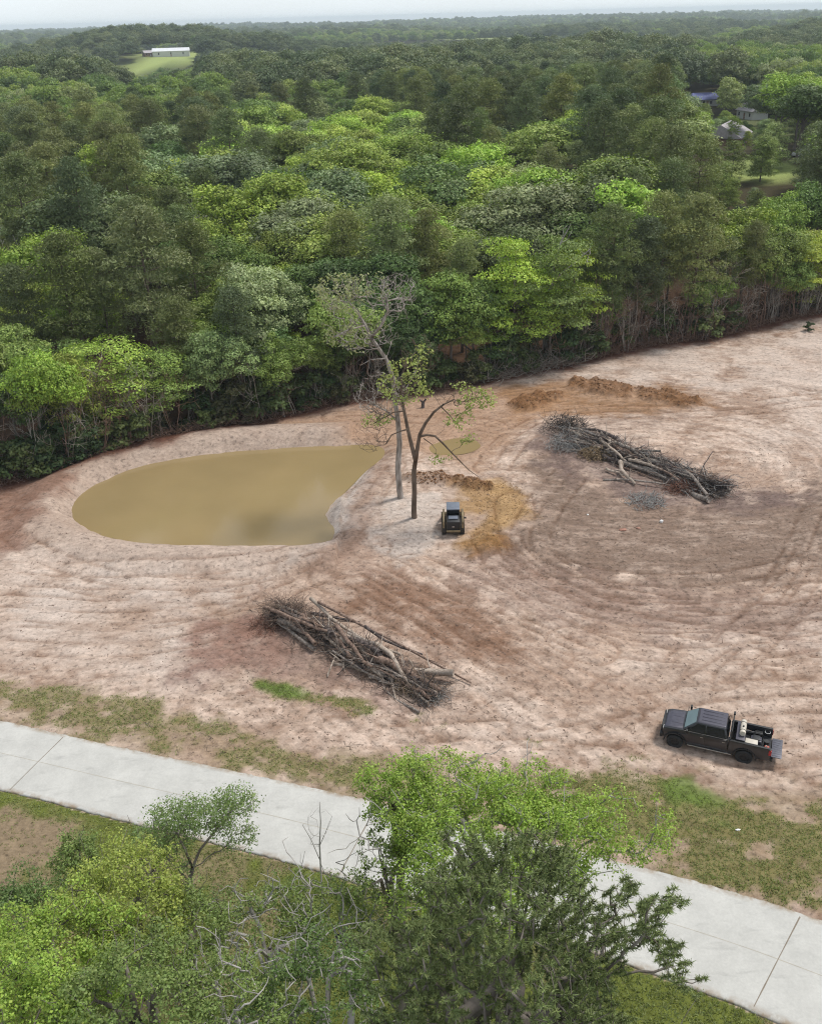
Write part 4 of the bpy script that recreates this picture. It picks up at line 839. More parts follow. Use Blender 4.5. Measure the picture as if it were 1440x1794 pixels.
# --- dead branches above the bright tree at the wood edge
bx, by = top_at(985, 420, 15.5)
for i, (pts, r, lab) in enumerate((([(966, 500), (969, 478), (972, 455), (982, 425), (1000, 392)], .16, 'pale dead snag poking out of the bright green edge tree, upright one'), ([(972, 492), (985, 476), (1005, 462), (1034, 436)], .13, 'pale dead snag slanting out of the bright green edge tree'))):
    Yd = max(by, float(edge_y(bx)) + 2) - 2.6 - i * .4; s = [st(pts, Yd, r, .05)]; tg = blob(pts[-1][0] - 6, pts[-1][1] + 14, 14, 16, 9, Yd, .6, R_)
    t0 = Tubes(); near_tree('dead_snag', Vector((s[0][0][0].x, s[0][0][0].y + 4.2, ground_z(*s[0][0][0].xy))), s + [[(Vector((s[0][0][0].x, s[0][0][0].y + 4.2, ground_z(*s[0][0][0].xy) - .3)), .2), (s[0][0][0] + Vector((0, 4, -2)), .18), (s[0][0][0], r)]], [], tg, R_, (0, 0, 0), bark=M_PALE, label=lab, cat='dead tree', rtip=.03)
# --- this side of the road
def fore(px, py, Y, rad, n, nb, colr, label, seed, height_under=None, name='broadleaf_tree', per=66, spread=.42, size=.098, bark=None, gaps=(), lean=(0, 0), lo=.45, rtip=.010, cat='broadleaf tree', zb=-.55, lump=.28):
    R = np.random.default_rng(seed); c = atY(px, py, Y); base = Vector((c.x + lean[0], c.y + lean[1], 0)); base.z = ground_z(base.x, base.y) - .1
    n = int(n * (1.2 if n < 500 else 1.45)); spread *= .78; per = int(per * .72); L = shell_targets(c, rad, n, R, lo, zb, lump, gaps); B = [t + Vector((0, 0, R.uniform(.1, .9))) for t in shell_targets(c, (rad[0] * 1.08, rad[1] * 1.08, rad[2] * 1.2), nb, R, .6, -.1, lump)]
    top = Vector((c.x, c.y, c.z - rad[2] * .35)); mid = base.lerp(top, .5) + Vector((R.normal() * .3, R.normal() * .3, 0)); r0 = .03 + .016 * c.z
    stems = [[(base, r0 * 1.25), (base.lerp(mid, .4), r0), (mid, r0 * .85), (top, r0 * .6)]]
    for k in range(4):
        a = R.random() * 6.28; q = c + Vector((math.cos(a) * rad[0] * .55, math.sin(a) * rad[1] * .55, rad[2] * R.uniform(-.1, .5))); stems.append([(top.lerp(mid, R.uniform(0, .6)), r0 * .45), (top.lerp(q, .5) + Vector((0, 0, .2)), r0 * .35), (q, r0 * .16)])
    return near_tree(name, base, stems, L, B, R, colr, per, spread, size, bark or (M_PALE if nb > 60 else M_BARK), label, cat, .017 if nb > 60 else rtip, group=None)
GB = (.29, .40, .075); GD = (.13, .195, .06); GY = (.32, .375, .085); GM = (.20, .265, .08)
fore(215, 1590, 23.5, (2.5, 2.5, 2.0), 330, 26, GY, 'yellow-green broadleaf tree between the dry grass patch and the slender leaning tree', 1)
fore(95, 1690, 20.5, (2.6, 2.4, 2.2), 330, 20, GB, 'wide bright green broadleaf tree just below the dry grass patch', 2)
fore(235, 1765, 18.0, (2.2, 2.0, 2.0), 260, 22, GM, 'mid green broadleaf tree at the bottom edge, under the yellow-green one', 3)
fore(30, 1790, 17.5, (2.0, 2.0, 2.0), 220, 22, GB, 'bright green broadleaf tree cut by the bottom left corner of the photo', 4)
fore(470, 1640, 24.0, (2.4, 2.2, 1.9), 160, 160, GM, 'thin green tree bristling with grey dead twigs, between leaning tree and big pine', 5, per=52)
fore(590, 1620, 25.0, (2.2, 2.0, 1.8), 170, 110, GM, 'green tree with pale dead branches directly below the bare sapling', 6, per=54)
fore(565, 1745, 20.0, (2.2, 2.0, 2.0), 230, 70, GD, 'dark green tree with bare grey limbs at the bottom edge beside the big pine', 7, per=54)
fore(395, 1765, 19.0, (1.9, 1.8, 1.7), 130, 130, GM, 'ragged green tree full of bleached branches at the bottom edge', 8, per=52)
fore(330, 1625, 23.0, (1.5, 1.5, 1.2), 80, 30, GM, 'small green tree beside the dark leaning trunk', 9)
fore(48, 1605, 25.5, (2.3, 1.7, 1.3), 210, 4, GD, 'dark green bushy tree at the picture edge below the dry grass patch', 10, spread=.45)
fore(138, 1512, 28.5, (1.0, 1.0, 1.3), 90, 4, GM, 'small dense green tree standing next to the dry grass patch', 11)
gp = atY(775, 1520, 25.5)
fore(860, 1475, 25.5, (4.6, 3.4, 2.5), 860, 70, GB, 'large bright green tree overhanging the road behind the big pine', 12, per=66, spread=.46, gaps=[(gp.x, gp.y, gp.z, 1.5), (gp.x - .3, gp.y - 1.2, gp.z - .8, 1.2)], lump=.34, lo=.35)
fore(700, 1395, 27.0, (1.4, 1.2, 1.7), 130, 14, GB, 'narrow bright green tree reaching over the far edge of the road', 13, spread=.4)
fore(680, 1530, 25.0, (1.6, 1.4, 1.5), 75, 20, GM, 'open green tree with round leaf tufts against the pale road', 14, spread=.3, per=38)
# thin tree leaning out over the road
R = np.random.default_rng(21); b = on(268, 1712); Yl = b.y
s = [[(Vector((b.x, b.y, b.z - .1)), .17)] + st([(282, 1678), (305, 1632), (325, 1585), (332, 1545), (338, 1520)], Yl, .15, .09, [0, .2, .4, .6, .8])[0:], st([(338, 1520), (350, 1490), (372, 1462), (400, 1430)], Yl, .07, .03, [.8, 1.2, 1.6, 2]), st([(338, 1520), (325, 1490), (310, 1460), (330, 1425)], Yl, .06, .03, [.8, .6, .8, 1]), st([(332, 1545), (300, 1510), (270, 1480)], Yl, .05, .02, [.6, .3, 0]), st([(300, 1640), (340, 1600), (350, 1580)], Yl, .06, .02)]
lf = blob(335, 1450, 80, 34, 90, Yl + .8, 1.2, R) + blob(345, 1425, 85, 28, 150, Yl + 1.2, 1.4, R) + blob(412, 1405, 38, 26, 75, Yl + 1.6, 1.0, R) + blob(270, 1470, 45, 30, 85, Yl + .4, 1.1, R) + blob(420, 1465, 28, 30, 38, Yl + 1.2, .9, R) + blob(300, 1510, 50, 22, 22, Yl + .6, .9, R) + blob(370, 1580, 50, 30, 26, Yl + .2, .9, R)
near_tree('broadleaf_tree', b, s, lf, blob(350, 1450, 100, 50, 60, Yl + 1, 1.3, R), R, (.19, .265, .09), per=24, spread=.42, size=.10, label='slender tree leaning out over the concrete road on a dark slanting trunk', cat='broadleaf tree', rtip=.009)
# bare sapling in front of the road
R = np.random.default_rng(22); b = on(566, 1610); s = [[(b, .07)] + st([(564, 1560), (562, 1520), (560, 1480), (562, 1440), (560, 1405)], b.y, .05, .018), st([(562, 1510), (545, 1470), (530, 1445)], b.y, .025, .012), st([(561, 1480), (572, 1455), (582, 1430)], b.y, .022, .01)]
near_tree('bare_sapling', b, s, [], blob(556, 1450, 26, 40, 34, b.y, .7, R), R, (0, 0, 0), bark=M_PALE, label='tall bare leafless sapling standing out against the concrete road', cat='bare sapling', rtip=.007)
# big pine
R = np.random.default_rng(23); c = atY(890, 1700, 15.0); base = Vector((c.x, c.y, 0)); base.z = ground_z(base.x, base.y) - .2; Ht = atY(880, 1500, 15.0).z
tg = []
for i in range(5400):
    z = Ht - (Ht - 9.0) * R.random() ** .8; t = (Ht - z) / (Ht - 9.0); rr = (.9 + 4.3 * t ** .5 * (1 - .3 * t)) * math.sqrt(R.uniform(.2, 1)); a = R.random() * 6.283; rr *= 1 + .22 * math.sin(5 * a + z * 1.3) + .1 * math.sin(9 * a - z * 2)
    tg.append(Vector((c.x + rr * math.cos(a), c.y + rr * math.sin(a) * .95, z - rr * .12)))
for px, py, n in ((1150, 1590, 26), (1170, 1660, 22), (1190, 1700, 14), (1140, 1630, 20), (1215, 1722, 5), (1100, 1560, 16), (1180, 1575, 6), (640, 1640, 20)): tg += blob(px, py, 26, 22, n, 15.2, 1.0, R)
root = empty('pine_tree', base); T = grown([[(Vector((0, 0, 0)), .30), (Vector((.1, 0, 6)), .26), (Vector((0, .1, 12)), .2), (Vector((0, 0, (Ht + 12) / 2)), .13), (Vector((0, 0, Ht - .4)), .03)]], [t - base for t in tg], R, .011, .05)
link('trunk', T.mesh('trunk'), M_BARK, root)
P = np.array([tuple(t - base) for t in tg]); n = len(P); k = 58; idx = np.repeat(np.arange(n), k); out = unit(P * np.array([1, 1, 0]) + [0, 0, 1.5]); d = unit(out[idx] * .35 + R.normal(size=(n * k, 3)) * .8); Ln = R.uniform(.07, .15, (n * k, 1)); o0 = P[idx] - out[idx] * R.uniform(-.05, .2, (n * k, 1)); sd_ = unit(np.cross(d, R.normal(size=d.shape))) * .0125
V = np.stack([o0 + sd_, o0 - sd_, o0 + d * Ln - sd_ * .3, o0 + d * Ln + sd_ * .3], 1).reshape(-1, 3); D = np.clip((R.random(n) * .6 + .2)[idx] + R.normal(size=n * k) * .15, 0, 1)
cc = link('crown', np_mesh('crown', V, np.arange(n * k * 4), 4, {'rnd': np.repeat(D, 4)}), M_NFORE, root); cc.color = (.175, .215, .08, 1)
tag(root, 'big long-needled pine filling the middle of the bottom edge, in front of the road', 'pine tree')

# ------------------------------------------------------------------ wood edge: shrubs, bare saplings, thicket
def shrub_variant(seed):
    R = np.random.default_rng(seed); L = crown_lobes('shrub', R, 3.0); C, Nn, D = lobes_to_leaves(L, 90, R, .3, 'broad'); cm = leaf_mesh('crown', C, Nn, .26, D, R=R); T = Tubes()
    for c, r in L: T.add([Vector((c[0] * .12, c[1] * .12, -.15)), Vector((c[0] * .5, c[1] * .5, c[2] * .6)), Vector(c)], [.03, .022, .008], 3)
    cm.materials.append(M_LEAF); tm = T.mesh('stem'); tm.materials.append(M_BARK); return cm, tm
SH = [shrub_variant(300 + i) for i in range(4)]
def sapling_variant(seed):
    R = np.random.default_rng(seed); T = Tubes(); tips = []
    for k in range(int(R.integers(2, 5))): grow(T, tips, (R.normal() * .15, R.normal() * .15, -.2), (R.normal() * .16, R.normal() * .16 - .05, 1), R.uniform(4.5, 7.5), .05, 1, R, up=.1, wander=.14, ratio=.4, kids=(3, 6), rmin=.012, maxl=3, collect=9)
    me = T.mesh('bare_sapling'); return me
SV = [sapling_variant(320 + i) for i in range(6)]
M_SAPG = bark_mat('stem_grey', (.22, .19, .16), (.44, .40, .34)); M_SAPR = bark_mat('stem_red_brown', (.15, .09, .065), (.32, .21, .155))
SVR = []
for me in SV: me.materials.append(M_SAPG); q = me.copy(); q.materials.clear(); q.materials.append(M_SAPR); SVR.append(q)
rs = np.random.default_rng(66); shr, sap = [], []
for px in np.arange(-60, 1500, 13.5):
    x0 = G(px + rs.uniform(-6, 6), float(np.interp(px, [p[0] for p in EDGE_PX], [p[1] for p in EDGE_PX]))).x
    thick = 1000 < px < 1330
    if rs.random() < (.4 if thick else .6): shr.append((x0, float(edge_y(x0)) + rs.uniform(.4, 3.6), rs.uniform(.5, 1.7), thick))
    cl_ = float(fbm(px / 60, 3.3, 131, 2))
    if rs.random() < (.95 if cl_ > .52 else .35): x1 = x0 + rs.uniform(-.5, .5); sap.append((x1, float(edge_y(x1)) + rs.uniform(.3, 2.4), rs.uniform(.45, 1.3), thick))
    if thick:
        for _ in range(2 if cl_ > .5 else 1): sap.append((x0 + rs.uniform(-.6, .6), float(edge_y(x0)) + rs.uniform(.2, 2.8), rs.uniform(.7, 1.35), True))
    elif px > 1300: sap.append((x0 + .4, float(edge_y(x0)) + rs.uniform(.2, 2.), rs.uniform(.8, 1.5), False))
for L, nm in ((shr, 'shrub'), (sap, 'bare_sapling')):
    L.sort()
    for i, (x, y, s, th) in enumerate(L, 1):
        root = empty(nm, (x, y, ground_z(x, y)), rs.random() * 6.28) if nm == 'shrub' else None
        if nm == 'shrub':
            root.scale = (s * 1.15, s * 1.15, s); cm, tm = SH[int(rs.integers(4))]; c = link('crown', cm, None, root); link('stem', tm, None, root)
            base_c = np.array([(.085, .12, .04), (.05, .085, .03), (.12, .15, .05), (.10, .10, .045)][int(rs.integers(4))]); c.color = (*(base_c * rs.uniform(.8, 1.15)), 1)
            tag(root, f'low leafy shrub at the foot of the wood, {ordw(i)} counting from the pond end', 'shrub', 'shrubs along the wood edge')
        else:
            o = link(nm, (SVR if (rs.random() < (.5 if th else .3)) else SV)[int(rs.integers(6))], None, None, (x, y, ground_z(x, y))); o.rotation_euler = (rs.normal() * .05, rs.normal() * .05, rs.random() * 6.28); o.scale = (s,) * 3
            tag(o, f"{'reddish' if th else 'thin'} leafless sapling on the wood edge, {ordw(i)} counting from the pond end", 'bare sapling', 'bare saplings along the wood edge')
# tangled dead brush thrown against the trees (uncountable)
def brush(name, n, place, length, r, mat, label, seed, updir=.25, aim=None, cat='brush'):
    R = np.random.default_rng(seed); T = Tubes()
    for i in range(n):
        p = place(R); d = Vector(R.normal(size=3)); d.z = abs(d.z) * updir * 2; d.normalize()
        if aim is not None: d = (d * .75 + Vector(aim) * (1 if R.random() < .5 else -1)).normalized(); d.z = abs(d.z) * .6
        L = R.uniform(*length); q = p + d * L * .45 + Vector(R.normal(size=3)) * L * .12; e = p + d * L + Vector(R.normal(size=3)) * L * .12; rr = r * R.uniform(.5, 1.5); q2 = p + d * L * .78 + Vector(R.normal(size=3)) * L * .13; T.add([p, q, q2, e], [rr, rr * .8, rr * .6, rr * .25], 3)
    o = link(name, T.mesh(name), mat); tag(o, label, cat, kind='stuff'); return o
def along_edge(a, b, depth):
    xa_, xb_ = G(*a).x, G(*b).x
    def f(R):
        x = R.uniform(xa_, xb_); y = float(edge_y(x)) + R.uniform(-.5, depth); return Vector((x, y, ground_z(x, y) + R.uniform(0, .4)))
    return f
brush('brush', 2600, along_edge((-60, 850), (1500, 550), 1.6), (.5, 2.2), .022, M_SAPR, 'reddish litter of fallen twigs along the foot of the wood', 71, .3)
brush('brush', 620, along_edge((1010, 640), (1330, 580), 4.5), (1.5, 4.5), .028, M_SAPR, 'tangled red-brown dead thicket under the pines at the wood edge', 72, 1.3)
brush('brush', 420, along_edge((830, 672), (1030, 640), 1.8), (1.5, 3.6), .035, M_SAPG, 'grey arching dead branches heaped against the wood edge', 73, .5)

# ------------------------------------------------------------------ brush piles
M_LOG = [bark_mat('log_grey', (.13, .11, .095), (.36, .31, .27), 5), bark_mat('log_brown', (.12, .08, .06), (.30, .21, .165), 5), bark_mat('log_peeled', (.30, .24, .19), (.48, .40, .33), 4), bark_mat('log_charred', (.04, .033, .03), (.15, .12, .11), 5)]
M_TW = bark_mat('twig_brown', (.13, .09, .07), (.28, .21, .165), 6); M_TG = bark_mat('twig_grey', (.22, .21, .20), (.42, .41, .39), 6); M_TDK = bark_mat('twig_dark', (.03, .026, .025), (.11, .09, .08), 6)
M_DRYB = bark_mat('dry_leaf_tan', (.20, .14, .08), (.36, .27, .17), 8); M_DRYR = bark_mat('dry_leaf_rust', (.13, .06, .04), (.25, .13, .09), 8)
def pile(a, b, wid, hgt, nlog, seed, extra, where, tw):
    R = np.random.default_rng(seed); A_, B_2 = on(*a), on(*b); ax = (B_2 - A_).normalized(); L = (B_2 - A_).length; nn = Vector((-ax.y, ax.x, 0)); logs = []
    for i in range(nlog):
        t = R.beta(1.3, 1.3); l = R.uniform(2.2, 6.5) if R.random() < .8 else R.uniform(6, 9); l = min(l, L * .7); t = min(max(t, l / L / 2), 1 - l / L / 2)
        off = R.normal() * wid * .34; z = max(.12, hgt * (1 - (abs(off) / wid) ** 1.2) * R.uniform(.08, .95) * (1 - .35 * abs(2 * t - 1))); c = A_ + ax * L * t + nn * off; c.z = ground_z(c.x, c.y) + z
        an = R.normal() * (.15 if R.random() < .95 else .38); d = (ax * math.cos(an) + nn * math.sin(an) + Vector((0, 0, R.normal() * .06))).normalized() * (1 if R.random() < .5 else -1)
        r = R.choice([.08, .12, .16, .21], p=[.25, .35, .26, .14]) * R.uniform(.8, 1.15); logs.append([c - d * l / 2, c + d * l / 2, r, int(R.choice(4, p=tw)), (c - A_).dot(ax), False])
    for (p0, p1, r, mi) in extra:
        q0, q1 = on(*p0[:2]), on(*p1[:2]); q0.z += p0[2]; q1.z += p1[2]; logs.append([q0, q1, r, mi, ((q0 + q1) / 2 - A_).dot(ax), True])
    logs.sort(key=lambda l: l[4])
    for i, (p0, p1, r, mi, _, ex) in enumerate(logs, 1):
        T = Tubes(); n = 7; c = (p0 + p1) / 2; pts = []; bend = Vector(R.normal(size=3)) * (p1 - p0).length * .035
        for k in range(n + 1): t = k / n; pts.append(p0.lerp(p1, t) - c + bend * math.sin(math.pi * t) + Vector(R.normal(size=3)) * r * .32)
        rad = [r * (1.15 - .55 * k / n) * R.uniform(.93, 1.07) for k in range(n + 1)]
        T.add(pts, rad, 8)
        for k in range(int(R.integers(2, 7))):   # broken branch stubs
            j = int(R.integers(1, n)); d = (Vector(R.normal(size=3)) + (p1 - p0).normalized() * 1.2).normalized(); d.z = abs(d.z); l = R.uniform(.3, 1.8); T.add([pts[j], pts[j] + d * l * .5, pts[j] + d * l + Vector(R.normal(size=3)) * .1], [r * .35, r * .25, r * .08], 4)
        o = link('log', T.mesh('log'), M_LOG[mi], None, c); nmn = ['grey barked', 'brown barked', 'pale peeled', 'charred black'][mi]
        tag(o, f'{nmn} log {where}, {ordw(i)} from the pond end'.replace(' the brush pile', ' brush pile'), 'log', 'logs ' + where)
        for q in (0,): pass
    return A_, B_2, ax, nn, L
def ball(name, px, py, r, n, mat, label, seed, zs=.8, rr=.02, cat='root ball', length=(.4, 1.1)):
    R = np.random.default_rng(seed); c = on(px, py); T = Tubes()
    for i in range(n):
        v = Vector(unit(R.normal(size=3))); v.z = abs(v.z); p = Vector((v.x * r * 1.35, v.y * r * 1.1, v.z * r * zs * .8)) * R.uniform(.05, 1.0) ** .7; e = p + (v * .25 + Vector(R.normal(size=3)) * .7 + Vector((.5, -.15, 0))).normalized() * R.uniform(*length) * .7; T.add([p, (p + e) / 2 + Vector(R.normal(size=3)) * .08, e], [rr, rr * .7, rr * .3], 3)
    o = link(name, T.mesh(name), mat, None, c); tag(o, label, cat); return o
near_where = 'in the brush pile near the road'; far_where = 'in the brush pile across the clearing'
A1, B1, ax1, nn1, L1 = pile((478, 1078), (768, 1225), 1.5, 1.35, 104, 81, [((560, 1085, 1.5), (825, 1200, .15), .10, 1), ((545, 1075, 1.3), (700, 1165, .9), .13, 2), ((660, 1150, .9), (720, 1215, .5), .19, 2), ((488, 1100, .7), (640, 1150, .5), .16, 0), ((590, 1150, .4), (572, 1188, .05), .07, 2), ((604, 1150, .3), (602, 1172, .05), .06, 2), ((685, 1190, .5), (694, 1226, .05), .10, 2), ((545, 1080, .3), (630, 1092, .05), .12, 3), ((640, 1120, 1.1), (740, 1160, .7), .10, 3)], near_where, [.28, .36, .14, .22])
A2, B2, ax2, nn2, L2 = pile((985, 765), (1270, 868), 2.4, 1.6, 118, 82, [((1050, 782, 1.4), (1105, 815, .9), .16, 2), ((1050, 790, 1.3), (1095, 822, .8), .15, 2), ((1082, 822, .9), (1112, 852, .2), .2, 2), ((1100, 818, .8), (1200, 850, .4), .13, 2), ((1055, 842, .1), (1180, 858, .3), .10, 0), ((1060, 826, .3), (1095, 838, .3), .12, 2), ((1218, 850, .3), (1245, 822, 1.9), .06, 3), ((1130, 815, .9), (1280, 862, .2), .13, 3), ((1150, 840, .5), (1275, 868, .2), .11, 0)], far_where, [.28, .30, .16, .26])
def in_pile(A_, ax, nn, L, wid, hgt):
    def f(R):
        t = R.random(); o = R.normal() * wid * .42; c = A_ + ax * L * t + nn * o; c.z = ground_z(c.x, c.y) + max(0, hgt * (1 - abs(o) / wid) * R.random()); return c
    return f
brush('brush', 800, in_pile(A1, ax1, nn1, L1, 1.7, 1.5), (.6, 2.4), .018, M_TW, 'brown twigs packed between the logs of the road-side brush pile', 83, .2, ax1)
brush('brush', 350, in_pile(A1, ax1, nn1, L1, 1.5, .9), (.6, 2.4), .03, M_TDK, 'dark rotten branches inside the road-side brush pile', 84, .15, ax1)
brush('brush', 620, in_pile(A2, ax2, nn2, L2, 2.5, 1.7), (.6, 2.6), .022, M_TDK, 'blackened twigs packed between the logs of the far brush pile', 85, .2, ax2)
brush('brush', 480, in_pile(A2, ax2, nn2, L2, 2.6, 1.5), (.6, 2.2), .02, M_TG, 'grey twigs strewn over the far brush pile', 86, .2, ax2)
ball('root_ball', 500, 1078, 1.5, 520, M_TW, 'dark brown branchy top at the pond end of the road-side brush pile', 90, .9, .022, 'brush top', (.6, 1.9))
ball('root_ball', 465, 1100, 1.3, 260, M_DRYR, 'rust-brown heap of twigs spilling from the road-side brush pile', 91, .5, .018, 'brush heap', (.3, 1.0))
ball('root_ball', 725, 1203, 1.15, 900, M_DRYB, 'tan dry bush on the road-side brush pile', 92, .9, .02, 'dry bush', (.2, .6))
ball('root_ball', 757, 1222, 1.0, 260, M_TG, 'grey wiry branch bundle at the truck end of the road-side brush pile', 93, .6, .018, 'branch bundle', (.4, 1.2))
ball('root_ball', 988, 752, 2.0, 480, M_TDK, 'black charred branchy top at the pond end of the far brush pile', 94, .9, .03, 'brush top', (.7, 2.0))
ball('root_ball', 998, 782, 2.0, 900, M_TG, 'ash-grey bundle of fine branches at the pond end of the far brush pile', 95, .7, .022, 'branch bundle', (.5, 1.5))
ball('root_ball', 1044, 800, 1.4, 700, M_DRYB, 'tan earthy root plate in the far brush pile', 96, .9, .045, 'root plate', (.2, .6))
ball('root_ball', 1130, 880, 1.6, 260, M_TG, 'bleached white twigs lying in front of the far brush pile', 97, .25, .034, 'branch bundle', (.4, 1.5))
ball('root_ball', 1196, 858, 1.5, 520, M_DRYR, 'rust-red dead foliage in the far brush pile', 98, .7, .028, 'dead foliage', (.3, 1.0))
ball('root_ball', 1240, 858, 1.7, 420, M_TDK, 'black root tangle at the east end of the far brush pile', 99, .7, .03, 'root ball', (.5, 1.4))
# scattered sticks and clods over the clearing
Rp = np.random.default_rng(105); qx = Rp.uniform(-20, 1460, 60000); qy = Rp.uniform(640, 1360, 60000)
pv = np.array([tuple(G(a, b))[:2] for a, b in zip(qx, qy)]); pw = np.where((qy > 1010) & (qx > 300) & (qx < 900), .4, .22); pw = np.where((qx > 900) & (qx < 1420) & (qy > 780) & (qy < 1040), .8, pw)
okp = (pv[:, 1] < edge_y(pv[:, 0]) - .5) & (sdist(pv[:, 0], pv[:, 1], POND) < -1) & (sdist(pv[:, 0], pv[:, 1], ROADP) < -.5) & (Rp.random(60000) < pw); pv = pv[okp]
def scat(R):
    x, y = pv[int(R.integers(len(pv)))]; return Vector((x, y, ground_z(x, y) + .01))
brush('debris', 1900, scat, (.1, .45), .016, M_TW, 'small broken sticks strewn over the bare clearing', 101, .05, None, 'sticks')
brush('debris', 380, scat, (.2, .9), .014, M_TW, 'dark roots and twigs trodden into the bare clearing', 102, .05, None, 'sticks')
M_CL = plain('clay_clod', seen(150, 108, 72), .95, var=.35, scale=1.5); M_CL2 = plain('soil_clod', seen(162, 138, 122), .95, var=.3, scale=1.5)
def clods(name, n, place, size, mat, label, seed):
    R = np.random.default_rng(seed); b_ = np.array([(1, 0, 0), (-1, 0, 0), (0, 1, 0), (0, -1, 0), (0, 0, .8), (0, 0, -.5)], float); f_ = np.array([(0, 2, 4), (2, 1, 4), (1, 3, 4), (3, 0, 4), (2, 0, 5), (1, 2, 5), (3, 1, 5), (0, 3, 5)]); V, Fc = [], []
    for i in range(n):
        p = place(R); s = R.uniform(*size) * (1 if R.random() < .85 else 1.8); V.append(b_ * R.uniform(.5, 1.2, (6, 3)) * s + np.array(p)); Fc.append(f_ + 6 * i)
    o = link(name, np_mesh(name, np.concatenate(V), np.concatenate(Fc), 3), mat); tag(o, label, 'clods', kind='stuff')
def in_px(polys):
    P = [[G(*q) for q in p_] for p_ in polys]
    def f(R):
        p_ = P[int(R.integers(len(P)))]; xs = [q.x for q in p_]; ys = [q.y for q in p_]
        while True:
            x, y = R.uniform(min(xs), max(xs)), R.uniform(min(ys), max(ys))
            if sdist(np.array([x]), np.array([y]), p_)[0] > 0: return Vector((x, y, ground_z(x, y) + .02))
    return f
clods('clods', 1500, in_px([[(800, 842), (832, 838), (866, 850), (862, 862), (826, 863), (798, 855)], [(712, 838), (770, 832), (800, 844), (760, 853), (716, 850)], [(884, 712), (920, 696), (985, 688), (985, 700), (925, 722)], [(1000, 668), (1060, 668), (1110, 685), (1105, 700), (1040, 695), (1000, 682)], [(1110, 682), (1180, 690), (1232, 706), (1205, 716), (1120, 700)]]), (.03, .11), M_CL, 'brown clay clods of the dug spoil heaps', 111)
clods('clods', 1300, in_px([[(800, 850), (840, 840), (895, 845), (935, 885), (925, 905), (880, 925), (870, 962), (820, 970), (808, 960), (850, 905)]]), (.02, .055), plain('ochre_clod', seen(186, 148, 98), .95, var=.3, scale=1.5), 'ochre clods loosened round the track loader', 112)
clods('clods', 5200, scat, (.02, .06), M_CL2, 'small clods and crumbs over the graded soil', 113)
# grass tufts of the verges (uncountable)
gx, gy, gm = cx.ravel(), cyy.ravel(), (np.clip(gmask - .1, 0, 1) * (road_d < -.15)).ravel(); R = np.random.default_rng(120); pr = np.clip(gm, 0, 1) * (gy < 52) * (np.abs(gx) < 34) * (gy > 20); ii = R.choice(len(gx), size=34000, p=pr / pr.sum()); ii2 = ii
gp_ = np.stack([gx[ii] + R.uniform(-.2, .2, len(ii)), gy[ii] + R.uniform(-.2, .2, len(ii))], 1); gz = np.array([ground_z(a, b_) for a, b_ in gp_])
k = 5; C = np.repeat(np.column_stack([gp_, gz]), k, 0) + np.column_stack([R.normal(size=(len(ii) * k, 2)) * .07, np.zeros(len(ii) * k)]); hh = R.uniform(.04, .13, (len(C), 1)) * (1 + .6 * (C[:, 1:2] < 34)); tilt = np.column_stack([R.normal(size=(len(C), 2)) * .6, np.ones(len(C))]); tipp = C + unit(tilt) * hh; sdv = unit(np.column_stack([R.normal(size=(len(C), 2)), np.zeros(len(C))])) * .03
V = np.stack([C - sdv, C + sdv, tipp], 1).reshape(-1, 3)
gr = link('grass', np_mesh('grass', V, np.arange(len(V)), 3, {'rnd': np.repeat(R.random(len(C)), 3)}), leaf_mat('grass_blade', 'FIX', (.27, .30, .12), .3, .35)); tag(gr, 'short patchy green grass on the road verges', 'grass', kind='stuff')

def dead_variant(seed):
    R = np.random.default_rng(seed); T = Tubes(); tips = []; grow(T, tips, (0, 0, -.3), (R.normal() * .05, R.normal() * .05, 1), 12.5, .24, 0, R, up=.25, wander=.14, ratio=.5, kids=(5, 7), rmin=.028, maxl=3, collect=9); me = T.mesh('dead_tree'); me.materials.append(M_PALE); return me
DV = [dead_variant(400 + i) for i in range(3)]
for i, (px, py, h, lab) in enumerate(((6, 375, 16, 'grey leafless dead tree at the pond-side margin of the wood, among dark pines'), (425, 205, 17, 'bare whitish dead crown rising between yellow-green trees deep in the wood'), (310, 348, 15, 'bleached dead treetop beside a pale sage tree in the middle of the wood'), (345, 355, 14, 'smaller bleached dead treetop next to another one in the middle of the wood'), (565, 215, 16, 'grey dead treetop below the big pale sage tree deep in the wood'), (1130, 165, 18, 'dead grey tree at the end of the dark pine stand'), (795, 305, 14, 'leafless grey treetop near two bright green crowns'), (20, 455, 13, 'lower grey leafless tree in front of the pond-side dark pines'))):
    x, y = top_at(px, py, h + .4); y = max(y, float(edge_y(x)) + 3); o = link('dead_tree', DV[i % 3], None, None, (x, y, ground_z(x, y))); zt_ = max(v.co.z for v in DV[i % 3].vertices); o.scale = ((h + .6) / zt_,) * 3; o.rotation_euler.z = i * 1.3; tag(o, lab, 'dead tree')
